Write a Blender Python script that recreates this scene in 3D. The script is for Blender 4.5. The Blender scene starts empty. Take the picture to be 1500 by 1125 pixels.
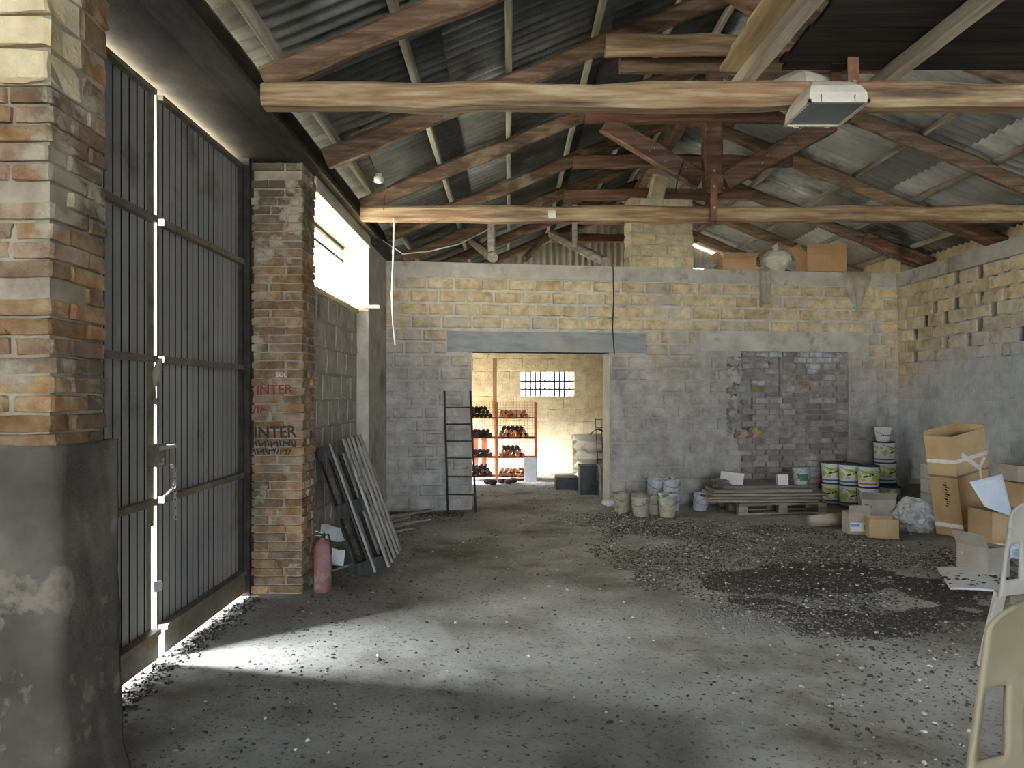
import bpy, math, random
import numpy as np
from mathutils import Vector, Matrix, noise as mnoise
random.seed(7); np.random.seed(7)
R = math.radians
scene = bpy.context.scene
COL = scene.collection

# ------------------------------------------------------------------ camera
EYE = 1.6; F = 1100.0; VX = 745.0; VY = 575.0
cam_d = bpy.data.cameras.new('camera'); cam = bpy.data.objects.new('camera', cam_d); COL.objects.link(cam)
cam.location = (0, 0, EYE); cam.rotation_euler = (R(90), 0, 0)
cam_d.sensor_width = 36.0; cam_d.lens = F / 1500 * 36
cam_d.shift_x = (750 - VX) / 1500; cam_d.shift_y = (VY - 562.5) / 1500
cam_d.clip_start = .05; cam_d.clip_end = 300
scene.camera = cam

# ------------------------------------------------------------------ daylight
world = bpy.data.worlds.new('sky'); scene.world = world; world.use_nodes = True
bg = world.node_tree.nodes['Background']
bg.inputs[0].default_value = (.80, .89, 1.0, 1); bg.inputs[1].default_value = 3.4
sun_d = bpy.data.lights.new('sun', 'SUN'); sun = bpy.data.objects.new('sun', sun_d); COL.objects.link(sun)
sun_d.energy = 42.0; sun_d.angle = R(48); sun_d.color = (.92, .965, 1.0)
SUN_AZ, SUN_EL = R(12), R(27)          # light travels towards +X, a little towards +Y, downwards
sdir = Vector((math.cos(SUN_EL) * math.cos(SUN_AZ), math.cos(SUN_EL) * math.sin(SUN_AZ), -math.sin(SUN_EL)))
sun.rotation_euler = sdir.to_track_quat('-Z', 'Y').to_euler(); sun.location = (-20, -3, 12)
scene.view_settings.view_transform = 'Standard'; scene.view_settings.look = 'None'
scene.view_settings.exposure = 2.3; scene.view_settings.gamma = 1.0
scene.view_settings.use_curve_mapping = False
scene.cycles.max_bounces = 8; scene.cycles.diffuse_bounces = 5
scene.cycles.transparent_max_bounces = 8
scene.cycles.sample_clamp_indirect = 8.0

# ------------------------------------------------------------------ geometry of the photograph -> metres
def P(px, py, Y): return Vector(((px - VX) / F * Y, Y, EYE + (VY - py) / F * Y))
def G(px, py):
    Y = EYE * F / (py - VY); return Vector(((px - VX) / F * Y, Y, 0))

# ------------------------------------------------------------------ materials
MATS = {}
def M(name, stops, scale=6, stretch=(1, 1, 1), detail=5, rough=.9, bump=.25, bscale=None, rand=0., stain=None, stain2=None,
      metal=0., wash=None, spec=.3, pits=None, alpha=1., transl=0.):
    m = bpy.data.materials.new(name); m.use_nodes = True
    nt = m.node_tree; N = nt.nodes; L = nt.links
    b = N['Principled BSDF']; b.inputs['Roughness'].default_value = rough; b.inputs['Metallic'].default_value = metal
    b.inputs['Specular IOR Level'].default_value = spec
    geo = N.new('ShaderNodeNewGeometry')
    mp = N.new('ShaderNodeMapping'); mp.inputs['Scale'].default_value = stretch
    L.new(geo.outputs['Position'], mp.inputs['Vector'])
    def nz(sc, det=detail, vec=mp.outputs['Vector'], ro=.6):
        n = N.new('ShaderNodeTexNoise'); n.inputs['Scale'].default_value = sc; n.inputs['Detail'].default_value = det
        n.inputs['Roughness'].default_value = ro; L.new(vec, n.inputs['Vector']); return n.outputs['Fac']
    def ramp(fac, st):
        r = N.new('ShaderNodeValToRGB'); e = r.color_ramp.elements
        while len(e) < len(st): e.new(.5)
        for i, (p, c) in enumerate(st): e[i].position = p; e[i].color = (*c, 1)
        L.new(fac, r.inputs['Fac']); return r.outputs['Color']
    def mix(fac, a, bb, mode='MIX'):
        x = N.new('ShaderNodeMix'); x.data_type = 'RGBA'; x.blend_type = mode
        if isinstance(fac, (int, float)): x.inputs[0].default_value = fac
        else: L.new(fac, x.inputs[0])
        for s, v in ((6, a), (7, bb)):
            if isinstance(v, tuple): x.inputs[s].default_value = (*v, 1)
            else: L.new(v, x.inputs[s])
        return x.outputs[2]
    def math_(op, a, bb=None, clamp=False):
        x = N.new('ShaderNodeMath'); x.operation = op; x.use_clamp = clamp
        for s, v in ((0, a), (1, bb)):
            if v is None: continue
            if isinstance(v, (int, float)): x.inputs[s].default_value = v
            else: L.new(v, x.inputs[s])
        return x.outputs[0]
    n1 = nz(scale)
    col = ramp(n1, stops)
    if rand:
        oi = N.new('ShaderNodeObjectInfo')
        hs = N.new('ShaderNodeHueSaturation')
        L.new(math_('ADD', math_('MULTIPLY', oi.outputs['Random'], rand * 2), 1 - rand), hs.inputs['Value'])
        r2 = math_('FRACT', math_('MULTIPLY', oi.outputs['Random'], 7.31))
        L.new(math_('ADD', math_('MULTIPLY', r2, rand), 1 - rand * .6), hs.inputs['Saturation'])
        L.new(col, hs.inputs['Color']); col = hs.outputs['Color']
    for s in (stain, stain2):
        if s:
            c, sc, lo, hi = s[:4]
            f = nz(sc, 6, geo.outputs['Position'] if len(s) < 5 else mp.outputs['Vector'])
            col = mix(ramp(f, [(lo, (0, 0, 0)), (hi, (1, 1, 1))]), col, c)
    if wash:                       # cement wash on the lower wall, the greyer light there put into its tone: colour, height, softness, slope along Y
        c1, c2, z0, soft, tilt, amt = wash
        sx = N.new('ShaderNodeSeparateXYZ'); L.new(geo.outputs['Position'], sx.inputs[0])
        zz = math_('ADD', sx.outputs['Z'], math_('MULTIPLY', math_('SUBTRACT', sx.outputs['Y'], 10.), tilt))
        zz = math_('ADD', zz, math_('MULTIPLY', math_('SUBTRACT', nz(1.1, 5, geo.outputs['Position']), .5), 1.5))
        f = math_('MULTIPLY', math_('DIVIDE', math_('SUBTRACT', z0 + soft, zz), 2 * soft, True), amt)
        col = mix(f, col, ramp(nz(3.5, 8, geo.outputs['Position'], .7), [(.3, c1), (.7, c2)]))
    L.new(col, b.inputs['Base Color'])
    if bump:
        bp = N.new('ShaderNodeBump'); bp.inputs['Strength'].default_value = bump; bp.inputs['Distance'].default_value = .02
        h = nz(bscale or scale * 4, 8, mp.outputs['Vector'], .7)
        if pits:
            v = N.new('ShaderNodeTexVoronoi'); v.inputs['Scale'].default_value = pits; L.new(mp.outputs['Vector'], v.inputs['Vector'])
            h = math_('ADD', h, math_('MULTIPLY', math_('MINIMUM', v.outputs['Distance'], .35), 2.))
        L.new(h, bp.inputs['Height']); L.new(bp.outputs[0], b.inputs['Normal'])
    if alpha < 1: b.inputs['Alpha'].default_value = alpha
    if transl:
        t = N.new('ShaderNodeBsdfTranslucent'); L.new(col, t.inputs['Color'])
        x = N.new('ShaderNodeMixShader'); x.inputs[0].default_value = transl
        L.new(b.outputs[0], x.inputs[1]); L.new(t.outputs[0], x.inputs[2]); L.new(x.outputs[0], N['Material Output'].inputs[0])
    MATS[name] = m; return m

GREYWASH = ((.19, .183, .178), (.50, .488, .475))
M('tuff', [(.3, (.36, .26, .13)), (.5, (.56, .44, .26)), (.7, (.68, .58, .40))], 7, rand=.14, bump=.5, bscale=30, pits=26,
  stain=((.42, .40, .35), 2.2, .52, .66), wash=(*GREYWASH, 2.25, .4, .0, .9))
M('tuff_mortar', [(.3, (.40, .38, .33)), (.6, (.58, .55, .48))], 9, bump=.5, stain=((.26, .22, .17), 2.0, .58, .7), wash=((.24, .233, .227), (.44, .43, .42), 2.25, .4, .0, .9))
M('tuff_right', [(.3, (.42, .34, .20)), (.5, (.60, .50, .32)), (.7, (.70, .62, .45))], 7, rand=.12, bump=.4, bscale=30, pits=26,
  wash=((.36, .395, .45), (.58, .625, .69), 2.15, .4, .28, .88))  # bluish sky light on the lower wall tinted into the wash colour
M('mortar_right', [(.3, (.40, .37, .31)), (.6, (.56, .53, .46))], 9, bump=.4, wash=((.36, .395, .45), (.56, .60, .66), 2.15, .4, .28, .9))
M('tuff_left', [(.3, (.30, .28, .24)), (.55, (.42, .39, .33)), (.7, (.50, .47, .40))], 6, rand=.1, bump=.35, stain=((.2, .19, .17), 1.6, .55, .72))
M('mortar_left', [(.3, (.24, .23, .21)), (.6, (.36, .34, .31))], 8, bump=.4)
M('tuff_clean', [(.3, (.52, .42, .24)), (.5, (.66, .56, .36)), (.7, (.74, .67, .48))], 7, rand=.1, bump=.4, pits=26)
M('concrete', [(.3, (.36, .34, .29)), (.55, (.48, .46, .40)), (.75, (.56, .54, .48))], 4, bump=.3, stain=((.24, .23, .2), 3, .58, .72))
M('lintel_concrete', [(.3, (.20, .21, .22)), (.6, (.30, .31, .32))], 3, stretch=(1, 1, 4), bump=.2, stain=((.38, .36, .30), 1.2, .55, .7))
M('infill_brick', [(.3, (.19, .17, .158)), (.55, (.30, .27, .25)), (.75, (.40, .375, .35))], 8, rand=.3, bump=.4,
  stain=((.50, .52, .56), 1.5, .56, .66), stain2=((.26, .15, .09), 1.3, .6, .7))
M('infill_mortar', [(.3, (.17, .168, .165)), (.6, (.30, .29, .28))], 9, bump=.5, stain=((.46, .48, .52), 1.5, .62, .7))
M('brick', [(.25, (.17, .085, .045)), (.45, (.29, .175, .095)), (.6, (.37, .27, .16)), (.8, (.45, .37, .25))], 9, rand=.3, bump=.8, bscale=40,
  stain=((.13, .112, .075), 1.7, .47, .60), stain2=((.44, .39, .29), 3.4, .56, .64))
M('brick_mortar', [(.3, (.26, .22, .16)), (.6, (.40, .35, .27))], 9, bump=.5, stain=((.12, .11, .085), 1.3, .52, .66))
M('floor_dust', [(.25, (.17, .165, .148)), (.45, (.29, .285, .265)), (.6, (.38, .376, .355)), (.8, (.47, .467, .445))], 1.1, detail=10, rough=.95, bump=.35, bscale=16,
  stain=((.125, .115, .083), .9, .50, .68), stain2=((.10, .095, .08), 34, .57, .67))
M('ground', [(.3, (.44, .36, .24)), (.7, (.57, .48, .34))], 2, bump=0)
M('sheet_grey', [(.3, (.34, .345, .335)), (.55, (.48, .485, .47)), (.75, (.60, .605, .585))], 2.2, rough=.8, bump=.12, rand=.16, stain=((.09, .09, .082), 1.0, .54, .68))
M('sheet_shaded', [(.3, (.085, .09, .086)), (.55, (.15, .155, .15)), (.75, (.24, .245, .235))], 2.2, rough=.8, bump=.12, rand=.3, stain=((.05, .05, .046), 1.0, .52, .66))  # darker copy of the grey sheet; the left slope's shade put into the colour
M('sheet_back', [(.3, (.33, .31, .25)), (.7, (.5, .47, .38))], 3, rough=.8, bump=.1)
def wood(name, axis, a, b, c, **k):
    s = [14, 14, 14]; s[axis] = 1.1
    return M(name, [(.28, a), (.5, b), (.72, c)], 1.4, stretch=tuple(s), detail=6, rough=.85, bump=.35, bscale=3, **k)
wood('tie_wood', 0, (.17, .095, .05), (.40, .29, .175), (.58, .48, .33), stain=((.10, .07, .05), .62, .50, .68, 1), stain2=((.27, .14, .08), .9, .50, .66, 1))
wood('red_wood', 0, (.10, .05, .03), (.21, .11, .07), (.33, .22, .15), stain=((.05, .035, .025), 1.7, .55, .68), rand=.12)
wood('dark_wood', 0, (.06, .04, .027), (.14, .088, .055), (.27, .19, .12), stain=((.30, .25, .18), 1.5, .6, .7), rand=.15)
wood('brown_wood', 0, (.10, .065, .04), (.21, .145, .09), (.33, .26, .18), rand=.15)
wood('purlin_wood', 1, (.18, .16, .12), (.34, .31, .25), (.46, .43, .36), rand=.15)
wood('plank_tan', 1, (.36, .26, .13), (.56, .43, .24), (.70, .58, .37), rand=.12)
wood('plank_pale', 1, (.36, .31, .23), (.54, .49, .38), (.66, .61, .50), rand=.1)
wood('deck_black', 0, (.012, .011, .009), (.028, .025, .02), (.06, .052, .042), rand=.2)
wood('pallet_wood', 2, (.14, .13, .12), (.30, .285, .26), (.46, .44, .41), rand=.2)
wood('pallet_dark', 2, (.018, .018, .017), (.04, .039, .036), (.08, .076, .07), rand=.2)
wood('board_grey', 0, (.16, .145, .12), (.28, .26, .22), (.38, .36, .32), rand=.2)
M('steel_beam', [(.3, (.045, .04, .034)), (.6, (.10, .088, .07)), (.8, (.17, .14, .10))], 5, stretch=(3, .6, 3), rough=.7, bump=.15, metal=.2)
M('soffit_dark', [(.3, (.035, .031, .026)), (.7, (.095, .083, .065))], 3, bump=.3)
M('gate_sheet', [(.3, (.26, .262, .262)), (.6, (.35, .35, .343)), (.8, (.42, .41, .38))], 2, stretch=(1, 1, .5), rough=.55, bump=.06, stain=((.15, .13, .10), 1.6, .58, .72), spec=.4)
M('groove_black', [(.3, (.012, .012, .011)), (.7, (.03, .029, .027))], 9, rough=.9, bump=0)
M('gate_frame', [(.3, (.13, .115, .085)), (.6, (.22, .20, .155)), (.8, (.30, .28, .22))], 6, rough=.6, bump=.15, stain=((.17, .09, .045), 5, .56, .66))
M('board_stained', [(.25, (.045, .04, .032)), (.5, (.105, .095, .078)), (.75, (.20, .18, .15))], 2.2, detail=8, bump=.4, bscale=14,
  stain=((.33, .295, .215), 2.6, .57, .63), stain2=((.10, .075, .07), 2.6, .58, .7))
M('iron_dark', [(.3, (.025, .022, .02)), (.7, (.07, .06, .05))], 9, rough=.7, bump=.15, metal=.4)
M('iron_bright', [(.3, (.35, .34, .32)), (.7, (.6, .59, .56))], 20, rough=.4, bump=.1, metal=.8)
M('strap_red', [(.3, (.16, .07, .045)), (.7, (.28, .15, .10))], 9, rough=.7, bump=.15)
M('cable_black', [(.3, (.012, .012, .012)), (.7, (.03, .03, .03))], 9, rough=.5, bump=0)
M('cable_grey', [(.3, (.45, .45, .45)), (.7, (.62, .62, .62))], 9, rough=.5, bump=0)
M('lamp_white', [(.3, (.58, .56, .50)), (.7, (.72, .70, .63))], 7, rough=.45, bump=.03, spec=.5)
M('lamp_glass', [(.3, (.20, .22, .23)), (.7, (.28, .30, .31))], 3, rough=.12, bump=0, spec=.6)
M('porcelain', [(.3, (.6, .58, .54)), (.7, (.75, .73, .7))], 7, rough=.3, bump=0)
M('ribbed_plastic', [(.3, (.80, .78, .70)), (.7, (.90, .88, .82))], 5, rough=.4, bump=0, transl=.8)
M('ext_red', [(.3, (.20, .085, .08)), (.6, (.27, .14, .13)), (.8, (.33, .24, .22))], 6, rough=.6, bump=.08, stain=((.38, .36, .34), 4, .56, .7))
M('bucket_dirty', [(.3, (.28, .26, .20)), (.6, (.44, .41, .33)), (.8, (.56, .53, .45))], 9, rough=.75, bump=.15, rand=.18, stain=((.16, .14, .11), 8, .56, .68))
M('bucket_grey', [(.3, (.30, .32, .34)), (.7, (.55, .57, .6))], 9, rough=.7, bump=.12, rand=.15, stain=((.12, .11, .1), 9, .56, .66))
M('lid_dark', [(.3, (.03, .035, .045)), (.7, (.07, .08, .09))], 9, rough=.5, bump=.05)
M('plastic_white', [(.3, (.62, .64, .66)), (.7, (.78, .80, .82))], 9, rough=.45, bump=.03)
M('green_label', [(.3, (.02, .12, .07)), (.7, (.05, .22, .12))], 9, rough=.5, bump=0)
M('red_print', [(.3, (.35, .08, .06)), (.7, (.5, .15, .1))], 9, rough=.6, bump=0)
M('black_print', [(.3, (.02, .02, .02)), (.7, (.045, .042, .04))], 9, rough=.7, bump=0)
M('white_print', [(.3, (.6, .58, .52)), (.7, (.7, .68, .62))], 9, rough=.8, bump=0)
M('graffiti_red', [(.3, (.20, .04, .035)), (.7, (.30, .08, .06))], 30, rough=.9, bump=.2)
M('graffiti_black', [(.3, (.03, .03, .027)), (.7, (.08, .075, .065))], 30, rough=.9, bump=.2)
M('blue_print', [(.3, (.08, .25, .5)), (.7, (.2, .45, .7))], 9, rough=.5, bump=0)
M('carton', [(.3, (.36, .25, .14)), (.7, (.47, .34, .20))], 3, rough=.85, bump=.05, rand=.1)
M('carton_tan', [(.3, (.42, .29, .15)), (.7, (.54, .40, .23))], 3, rough=.85, bump=.05)
M('carton_orange', [(.3, (.40, .24, .125)), (.7, (.52, .335, .19))], 3, rough=.85, bump=.05)
M('carton_grey', [(.3, (.29, .255, .22)), (.7, (.42, .385, .34))], 3, rough=.85, bump=.08, rand=.12)
M('carton_white', [(.3, (.56, .57, .58)), (.7, (.70, .71, .72))], 3, rough=.8, bump=.05, stain=((.4, .38, .35), 4, .58, .7))
M('paper_blue', [(.3, (.52, .58, .68)), (.7, (.66, .72, .80))], 4, rough=.8, bump=.08)
M('tape', [(.3, (.60, .58, .54)), (.7, (.75, .73, .70))], 20, rough=.35, bump=0)
M('tape_brown', [(.3, (.22, .15, .09)), (.7, (.30, .21, .13))], 9, rough=.35, bump=0)
M('clear_plastic', [(.3, (.62, .64, .66)), (.7, (.80, .82, .84))], 6, rough=.25, bump=.3, bscale=18, alpha=.5, spec=.6)
M('chair_plastic', [(.3, (.17, .148, .09)), (.6, (.23, .20, .13)), (.8, (.28, .25, .17))], 2.5, rough=.5, bump=.05, stain=((.14, .11, .045), 7, .66, .70))
M('chair_grey', [(.3, (.33, .31, .27)), (.7, (.47, .45, .40))], 3, rough=.6, bump=.08, stain=((.2, .19, .17), 6, .6, .7))
M('cloth_beige', [(.3, (.30, .27, .20)), (.7, (.46, .42, .33))], 8, rough=.95, bump=.25)
M('sack_white', [(.3, (.52, .50, .40)), (.7, (.68, .66, .56))], 6, rough=.9, bump=.2)
M('foam_white', [(.3, (.55, .57, .60)), (.7, (.74, .76, .79))], 12, rough=.9, bump=.4)
M('debris_dark', [(.3, (.03, .027, .023)), (.55, (.075, .068, .058)), (.75, (.16, .147, .128))], 30, bump=0)
M('debris_grey', [(.3, (.12, .115, .105)), (.55, (.24, .235, .22)), (.75, (.40, .39, .37))], 40, bump=0)
M('debris_pale', [(.3, (.42, .41, .38)), (.7, (.68, .67, .64))], 40, bump=0)
M('rust_red', [(.3, (.42, .12, .06)), (.7, (.58, .22, .12))], 8, rough=.8, bump=.1)
M('log_red', [(.3, (.34, .09, .035)), (.55, (.54, .19, .08)), (.75, (.68, .34, .18))], 12, rough=.9, bump=.2, rand=.35)
M('log_dark', [(.3, (.02, .014, .012)), (.7, (.075, .045, .035))], 12, rough=.9, bump=.2, rand=.3)
M('panel_red', [(.3, (.50, .20, .12)), (.7, (.64, .32, .20))], 4, rough=.8, bump=.1)
M('tank_white', [(.3, (.48, .45, .38)), (.7, (.66, .63, .55))], 4, rough=.5, bump=.06, stain=((.25, .22, .16), 3, .58, .7))
M('dark_crate', [(.3, (.03, .032, .034)), (.7, (.075, .08, .082))], 6, rough=.6, bump=.1)
M('grey_crate', [(.3, (.12, .14, .14)), (.7, (.26, .29, .29))], 8, rough=.7, bump=.2, stain=((.04, .04, .04), 6, .52, .6))

def bucket_print(name, band):
    """flat print of a paint bucket: white ground, lime splashes, slanted dark lettering stroke, coloured foot band"""
    m = bpy.data.materials.new(name); m.use_nodes = True; nt = m.node_tree; N = nt.nodes; L = nt.links
    b = N['Principled BSDF']; b.inputs['Roughness'].default_value = .4
    tc = N.new('ShaderNodeTexCoord'); sx = N.new('ShaderNodeSeparateXYZ'); L.new(tc.outputs['Object'], sx.inputs[0])
    X, Yo, Z = sx.outputs
    def mt(op, a, c=None):
        x = N.new('ShaderNodeMath'); x.operation = op
        for s, v in ((0, a), (1, c)):
            if v is None: continue
            if isinstance(v, (int, float)): x.inputs[s].default_value = v
            else: L.new(v, x.inputs[s])
        return x.outputs[0]
    def between(v, lo, hi): return mt('MULTIPLY', mt('GREATER_THAN', v, lo), mt('LESS_THAN', v, hi))
    def mix(f, a, c):
        x = N.new('ShaderNodeMix'); x.data_type = 'RGBA'; L.new(f, x.inputs[0])
        for s, v in ((6, a), (7, c)):
            if isinstance(v, tuple): x.inputs[s].default_value = (*v, 1)
            else: L.new(v, x.inputs[s])
        return x.outputs[2]
    ns = N.new('ShaderNodeTexNoise'); ns.inputs['Scale'].default_value = 9; L.new(tc.outputs['Object'], ns.inputs['Vector'])
    lime = mt('MULTIPLY', mt('GREATER_THAN', ns.outputs['Fac'], .50), between(Z, .085, .225))
    col = mix(lime, (.66, .70, .74), (.50, .56, .06))
    s = mt('SUBTRACT', Z, mt('MULTIPLY', X, .28))
    stroke = mt('MULTIPLY', between(s, .152, .178), between(X, -.10, .03))
    n2 = N.new('ShaderNodeTexNoise'); n2.inputs['Scale'].default_value = 60; L.new(tc.outputs['Object'], n2.inputs['Vector'])
    col = mix(mt('MULTIPLY', stroke, mt('GREATER_THAN', n2.outputs['Fac'], .46)), col, (.03, .035, .03))
    col = mix(mt('MULTIPLY', between(Z, .03, .052), mt('LESS_THAN', X, .075)), col, band)
    L.new(col, b.inputs['Base Color']); MATS[name] = m
bucket_print('print_teal', (.03, .16, .24)); bucket_print('print_red', (.42, .12, .07))

# ------------------------------------------------------------------ mesh helpers
class MB:
    def __init__(s): s.v = []; s.f = []; s.m = []; s.cur = 0
    def add(s, vs, fs):
        o = len(s.v); s.v += [tuple(v) for v in vs]; s.f += [tuple(i + o for i in f) for f in fs]; s.m += [s.cur] * len(fs); return s
    def box(s, x0, x1, y0, y1, z0, z1):
        return s.add([(x0, y0, z0), (x1, y0, z0), (x1, y1, z0), (x0, y1, z0), (x0, y0, z1), (x1, y0, z1), (x1, y1, z1), (x0, y1, z1)],
                     [(0, 3, 2, 1), (4, 5, 6, 7), (0, 1, 5, 4), (1, 2, 6, 5), (2, 3, 7, 6), (3, 0, 4, 7)])
    def obox(s, c, ax, ay, az):                         # centre and three half-axis vectors
        c, ax, ay, az = map(Vector, (c, ax, ay, az)); vs = []
        for k in (-1, 1):
            for a, b in ((-1, -1), (1, -1), (1, 1), (-1, 1)): vs.append(c + ax * a + ay * b + az * k)
        return s.add(vs, [(0, 3, 2, 1), (4, 5, 6, 7), (0, 1, 5, 4), (1, 2, 6, 5), (2, 3, 7, 6), (3, 0, 4, 7)])
    def beam(s, p0, p1, w, h, jit=0., seg=1, ch=.18, up=(0, 0, 1), rnd=None):   # chamfered timber, w across, h along 'up'
        p0, p1 = Vector(p0), Vector(p1); d = (p1 - p0).normalized(); u = Vector(up); u = (u - d * u.dot(d)).normalized(); r = d.cross(u)
        c = min(w, h) * ch; W, H = w / 2, h / 2; rg = rnd or random
        prof = [(-W + c, -H), (W - c, -H), (W, -H + c), (W, H - c), (W - c, H), (-W + c, H), (-W, H - c), (-W, -H + c)]
        vs = []
        for i in range(seg + 1):
            p = p0.lerp(p1, i / seg); k = 1 + rg.uniform(-jit, jit) * .5
            off = r * rg.uniform(-jit, jit) * w * .35 + u * rg.uniform(-jit, jit) * h * .35
            for a, b in prof:
                vs.append(p + off + r * (a * k + rg.uniform(-jit, jit) * w * .12) + u * (b * k + rg.uniform(-jit, jit) * h * .12))
        fs = []
        for i in range(seg):
            for j in range(8): fs.append((i * 8 + j, i * 8 + (j + 1) % 8, (i + 1) * 8 + (j + 1) % 8, (i + 1) * 8 + j))
        fs += [tuple(range(7, -1, -1)), tuple(seg * 8 + j for j in range(8))]
        return s.add(vs, fs)
    def tube(s, pts, r, n=8, caps=True):
        pts = [Vector(p) for p in pts]; vs = []; rr = r if isinstance(r, (list, tuple)) else [r] * len(pts)
        for i, p in enumerate(pts):
            d = (pts[min(i + 1, len(pts) - 1)] - pts[max(i - 1, 0)]).normalized()
            a = Vector((0, 0, 1)) if abs(d.z) < .9 else Vector((1, 0, 0)); a = (a - d * a.dot(d)).normalized(); b = d.cross(a)
            for k in range(n):
                t = 2 * math.pi * k / n; vs.append(p + (a * math.cos(t) + b * math.sin(t)) * rr[i])
        fs = []
        for i in range(len(pts) - 1):
            for k in range(n): fs.append((i * n + k, i * n + (k + 1) % n, (i + 1) * n + (k + 1) % n, (i + 1) * n + k))
        if caps: fs += [tuple(range(n - 1, -1, -1)), tuple((len(pts) - 1) * n + k for k in range(n))]
        return s.add(vs, fs)
    def lathe(s, prof, n=20, c=(0, 0, 0), caps=True):
        vs = []
        for r, z in prof:
            for k in range(n):
                t = 2 * math.pi * k / n; vs.append((c[0] + r * math.cos(t), c[1] + r * math.sin(t), c[2] + z))
        fs = []
        for i in range(len(prof) - 1):
            for k in range(n): fs.append((i * n + k, i * n + (k + 1) % n, (i + 1) * n + (k + 1) % n, (i + 1) * n + k))
        if caps: fs += [tuple(range(n - 1, -1, -1)), tuple((len(prof) - 1) * n + k for k in range(n))]
        return s.add(vs, fs)
    def grid(s, fn, nu, nv, skip=None, thick=0.):       # fn(u,v)->point, skip(i,j)
        pts = [[Vector(fn(i / nu, j / nv)) for j in range(nv + 1)] for i in range(nu + 1)]
        vs = []; idx = {}
        def nrm(i, j):
            a = pts[min(i + 1, nu)][j] - pts[max(i - 1, 0)][j]; b = pts[i][min(j + 1, nv)] - pts[i][max(j - 1, 0)]
            n = a.cross(b); return n.normalized() if n.length > 1e-9 else Vector((0, 0, 1))
        for i in range(nu + 1):
            for j in range(nv + 1): idx[i, j] = len(vs); vs.append(pts[i][j])
        off = len(vs)
        if thick:
            for i in range(nu + 1):
                for j in range(nv + 1): vs.append(pts[i][j] - nrm(i, j) * thick)
        fs = []; keep = lambda i, j: 0 <= i < nu and 0 <= j < nv and not (skip and skip(i, j))
        for i in range(nu):
            for j in range(nv):
                if not keep(i, j): continue
                q = (idx[i, j], idx[i + 1, j], idx[i + 1, j + 1], idx[i, j + 1]); fs.append(q)
                if thick:
                    fs.append(tuple(k + off for k in reversed(q)))
                    for (a, b), nb in (((q[0], q[1]), (i, j - 1)), ((q[1], q[2]), (i + 1, j)), ((q[2], q[3]), (i, j + 1)), ((q[3], q[0]), (i - 1, j))):
                        if not keep(*nb): fs.append((b, a, a + off, b + off))
        return s.add(vs, fs)
    def mesh(s, name, mats, smooth=False):
        me = bpy.data.meshes.new(name); me.from_pydata(s.v, [], s.f)
        for m in (mats if isinstance(mats, (list, tuple)) else [mats]): me.materials.append(MATS[m])
        if any(s.m): me.polygons.foreach_set('material_index', s.m)
        if smooth: me.polygons.foreach_set('use_smooth', [True] * len(me.polygons))
        me.update(); return me
    def build(s, name, mats, parent=None, smooth=False, origin='auto'):
        """world-space vertices; the origin is the parent's, or the thing's own base"""
        if parent is not None: o = Vector(parent['_o']) if '_o' in parent else Vector((0, 0, 0))
        elif origin == 'auto':
            a = np.array(s.v); lo, hi = a.min(0), a.max(0); o = Vector(((lo[0] + hi[0]) / 2, (lo[1] + hi[1]) / 2, lo[2]))
        else: o = Vector(origin)
        s.v = [(v[0] - o.x, v[1] - o.y, v[2] - o.z) for v in s.v]
        ob = bpy.data.objects.new(name, s.mesh(name, mats, smooth)); COL.objects.link(ob)
        ob['_o'] = tuple(o)
        if parent is not None: ob.parent = parent; ob['_o'] = tuple(parent['_o'])
        else: ob.location = o
        return ob
def tag(o, label, cat, group=None):
    o['label'] = label; o['category'] = cat
    if group: o['group'] = group
    return o
def thing(name, loc, label, cat, group=None):
    o = bpy.data.objects.new(name, None); COL.objects.link(o); o.location = loc; o['_o'] = tuple(loc); o.empty_display_size = .1
    return tag(o, label, cat, group)
def struct(o, label=None):
    o['kind'] = 'structure'
    if label: o['label'] = label
    return o
def inst(name, me, parent, loc, rz=0., scale=(1, 1, 1), rot=None):
    o = bpy.data.objects.new(name, me); COL.objects.link(o); o.parent = parent; o.location = loc
    o.rotation_euler = rot if rot else (0, 0, rz); o.scale = scale; return o
def copy_tree(o, loc, rz, parent=None):
    c = o.copy(); COL.objects.link(c)
    if parent is None: c.location = loc; c.rotation_euler = (0, 0, rz)
    else: c.parent = parent
    for ch in list(o.children): copy_tree(ch, None, None, c)
    return c

# unit blocks, 1 x 1 x 1, front towards -Y, a rubbed front face
def block_mesh(name, mat, rub, seed):
    rg = random.Random(seed); j = lambda a: rg.uniform(-a, a)
    vs = [(x, 1, z) for x, z in ((-.5, -.5), (.5, -.5), (.5, .5), (-.5, .5))]
    vs += [(x * (1 + j(.02)), .25, z * (1 + j(.06))) for x, z in ((-.5, -.5), (.5, -.5), (.5, .5), (-.5, .5))]
    ring = []
    for x, z in ((-.5, -.5), (0, -.5), (.5, -.5), (.5, 0), (.5, .5), (0, .5), (-.5, .5), (-.5, 0)):
        ring.append((x * (1 - rub * .5) + j(.015), j(.12), z * (1 - rub) + j(.05)))
    vs += ring; vs.append((j(.1), -.05, j(.1)))
    fs = [(4, 5, 1, 0), (5, 6, 2, 1), (6, 7, 3, 2), (7, 4, 0, 3)]
    for a, b, k in ((4, 5, 0), (5, 6, 2), (6, 7, 4), (7, 4, 6)):
        fs += [(a, 8 + k, 8 + k + 1), (a, 8 + k + 1, b), (b, 8 + k + 1, 8 + (k + 2) % 8)]
    for k in range(8): fs.append((8 + k, 16, 8 + (k + 1) % 8))
    fs = [tuple(reversed(f)) for f in fs]
    b = MB(); b.add(vs, fs); return b.mesh(name, mat)
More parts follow.
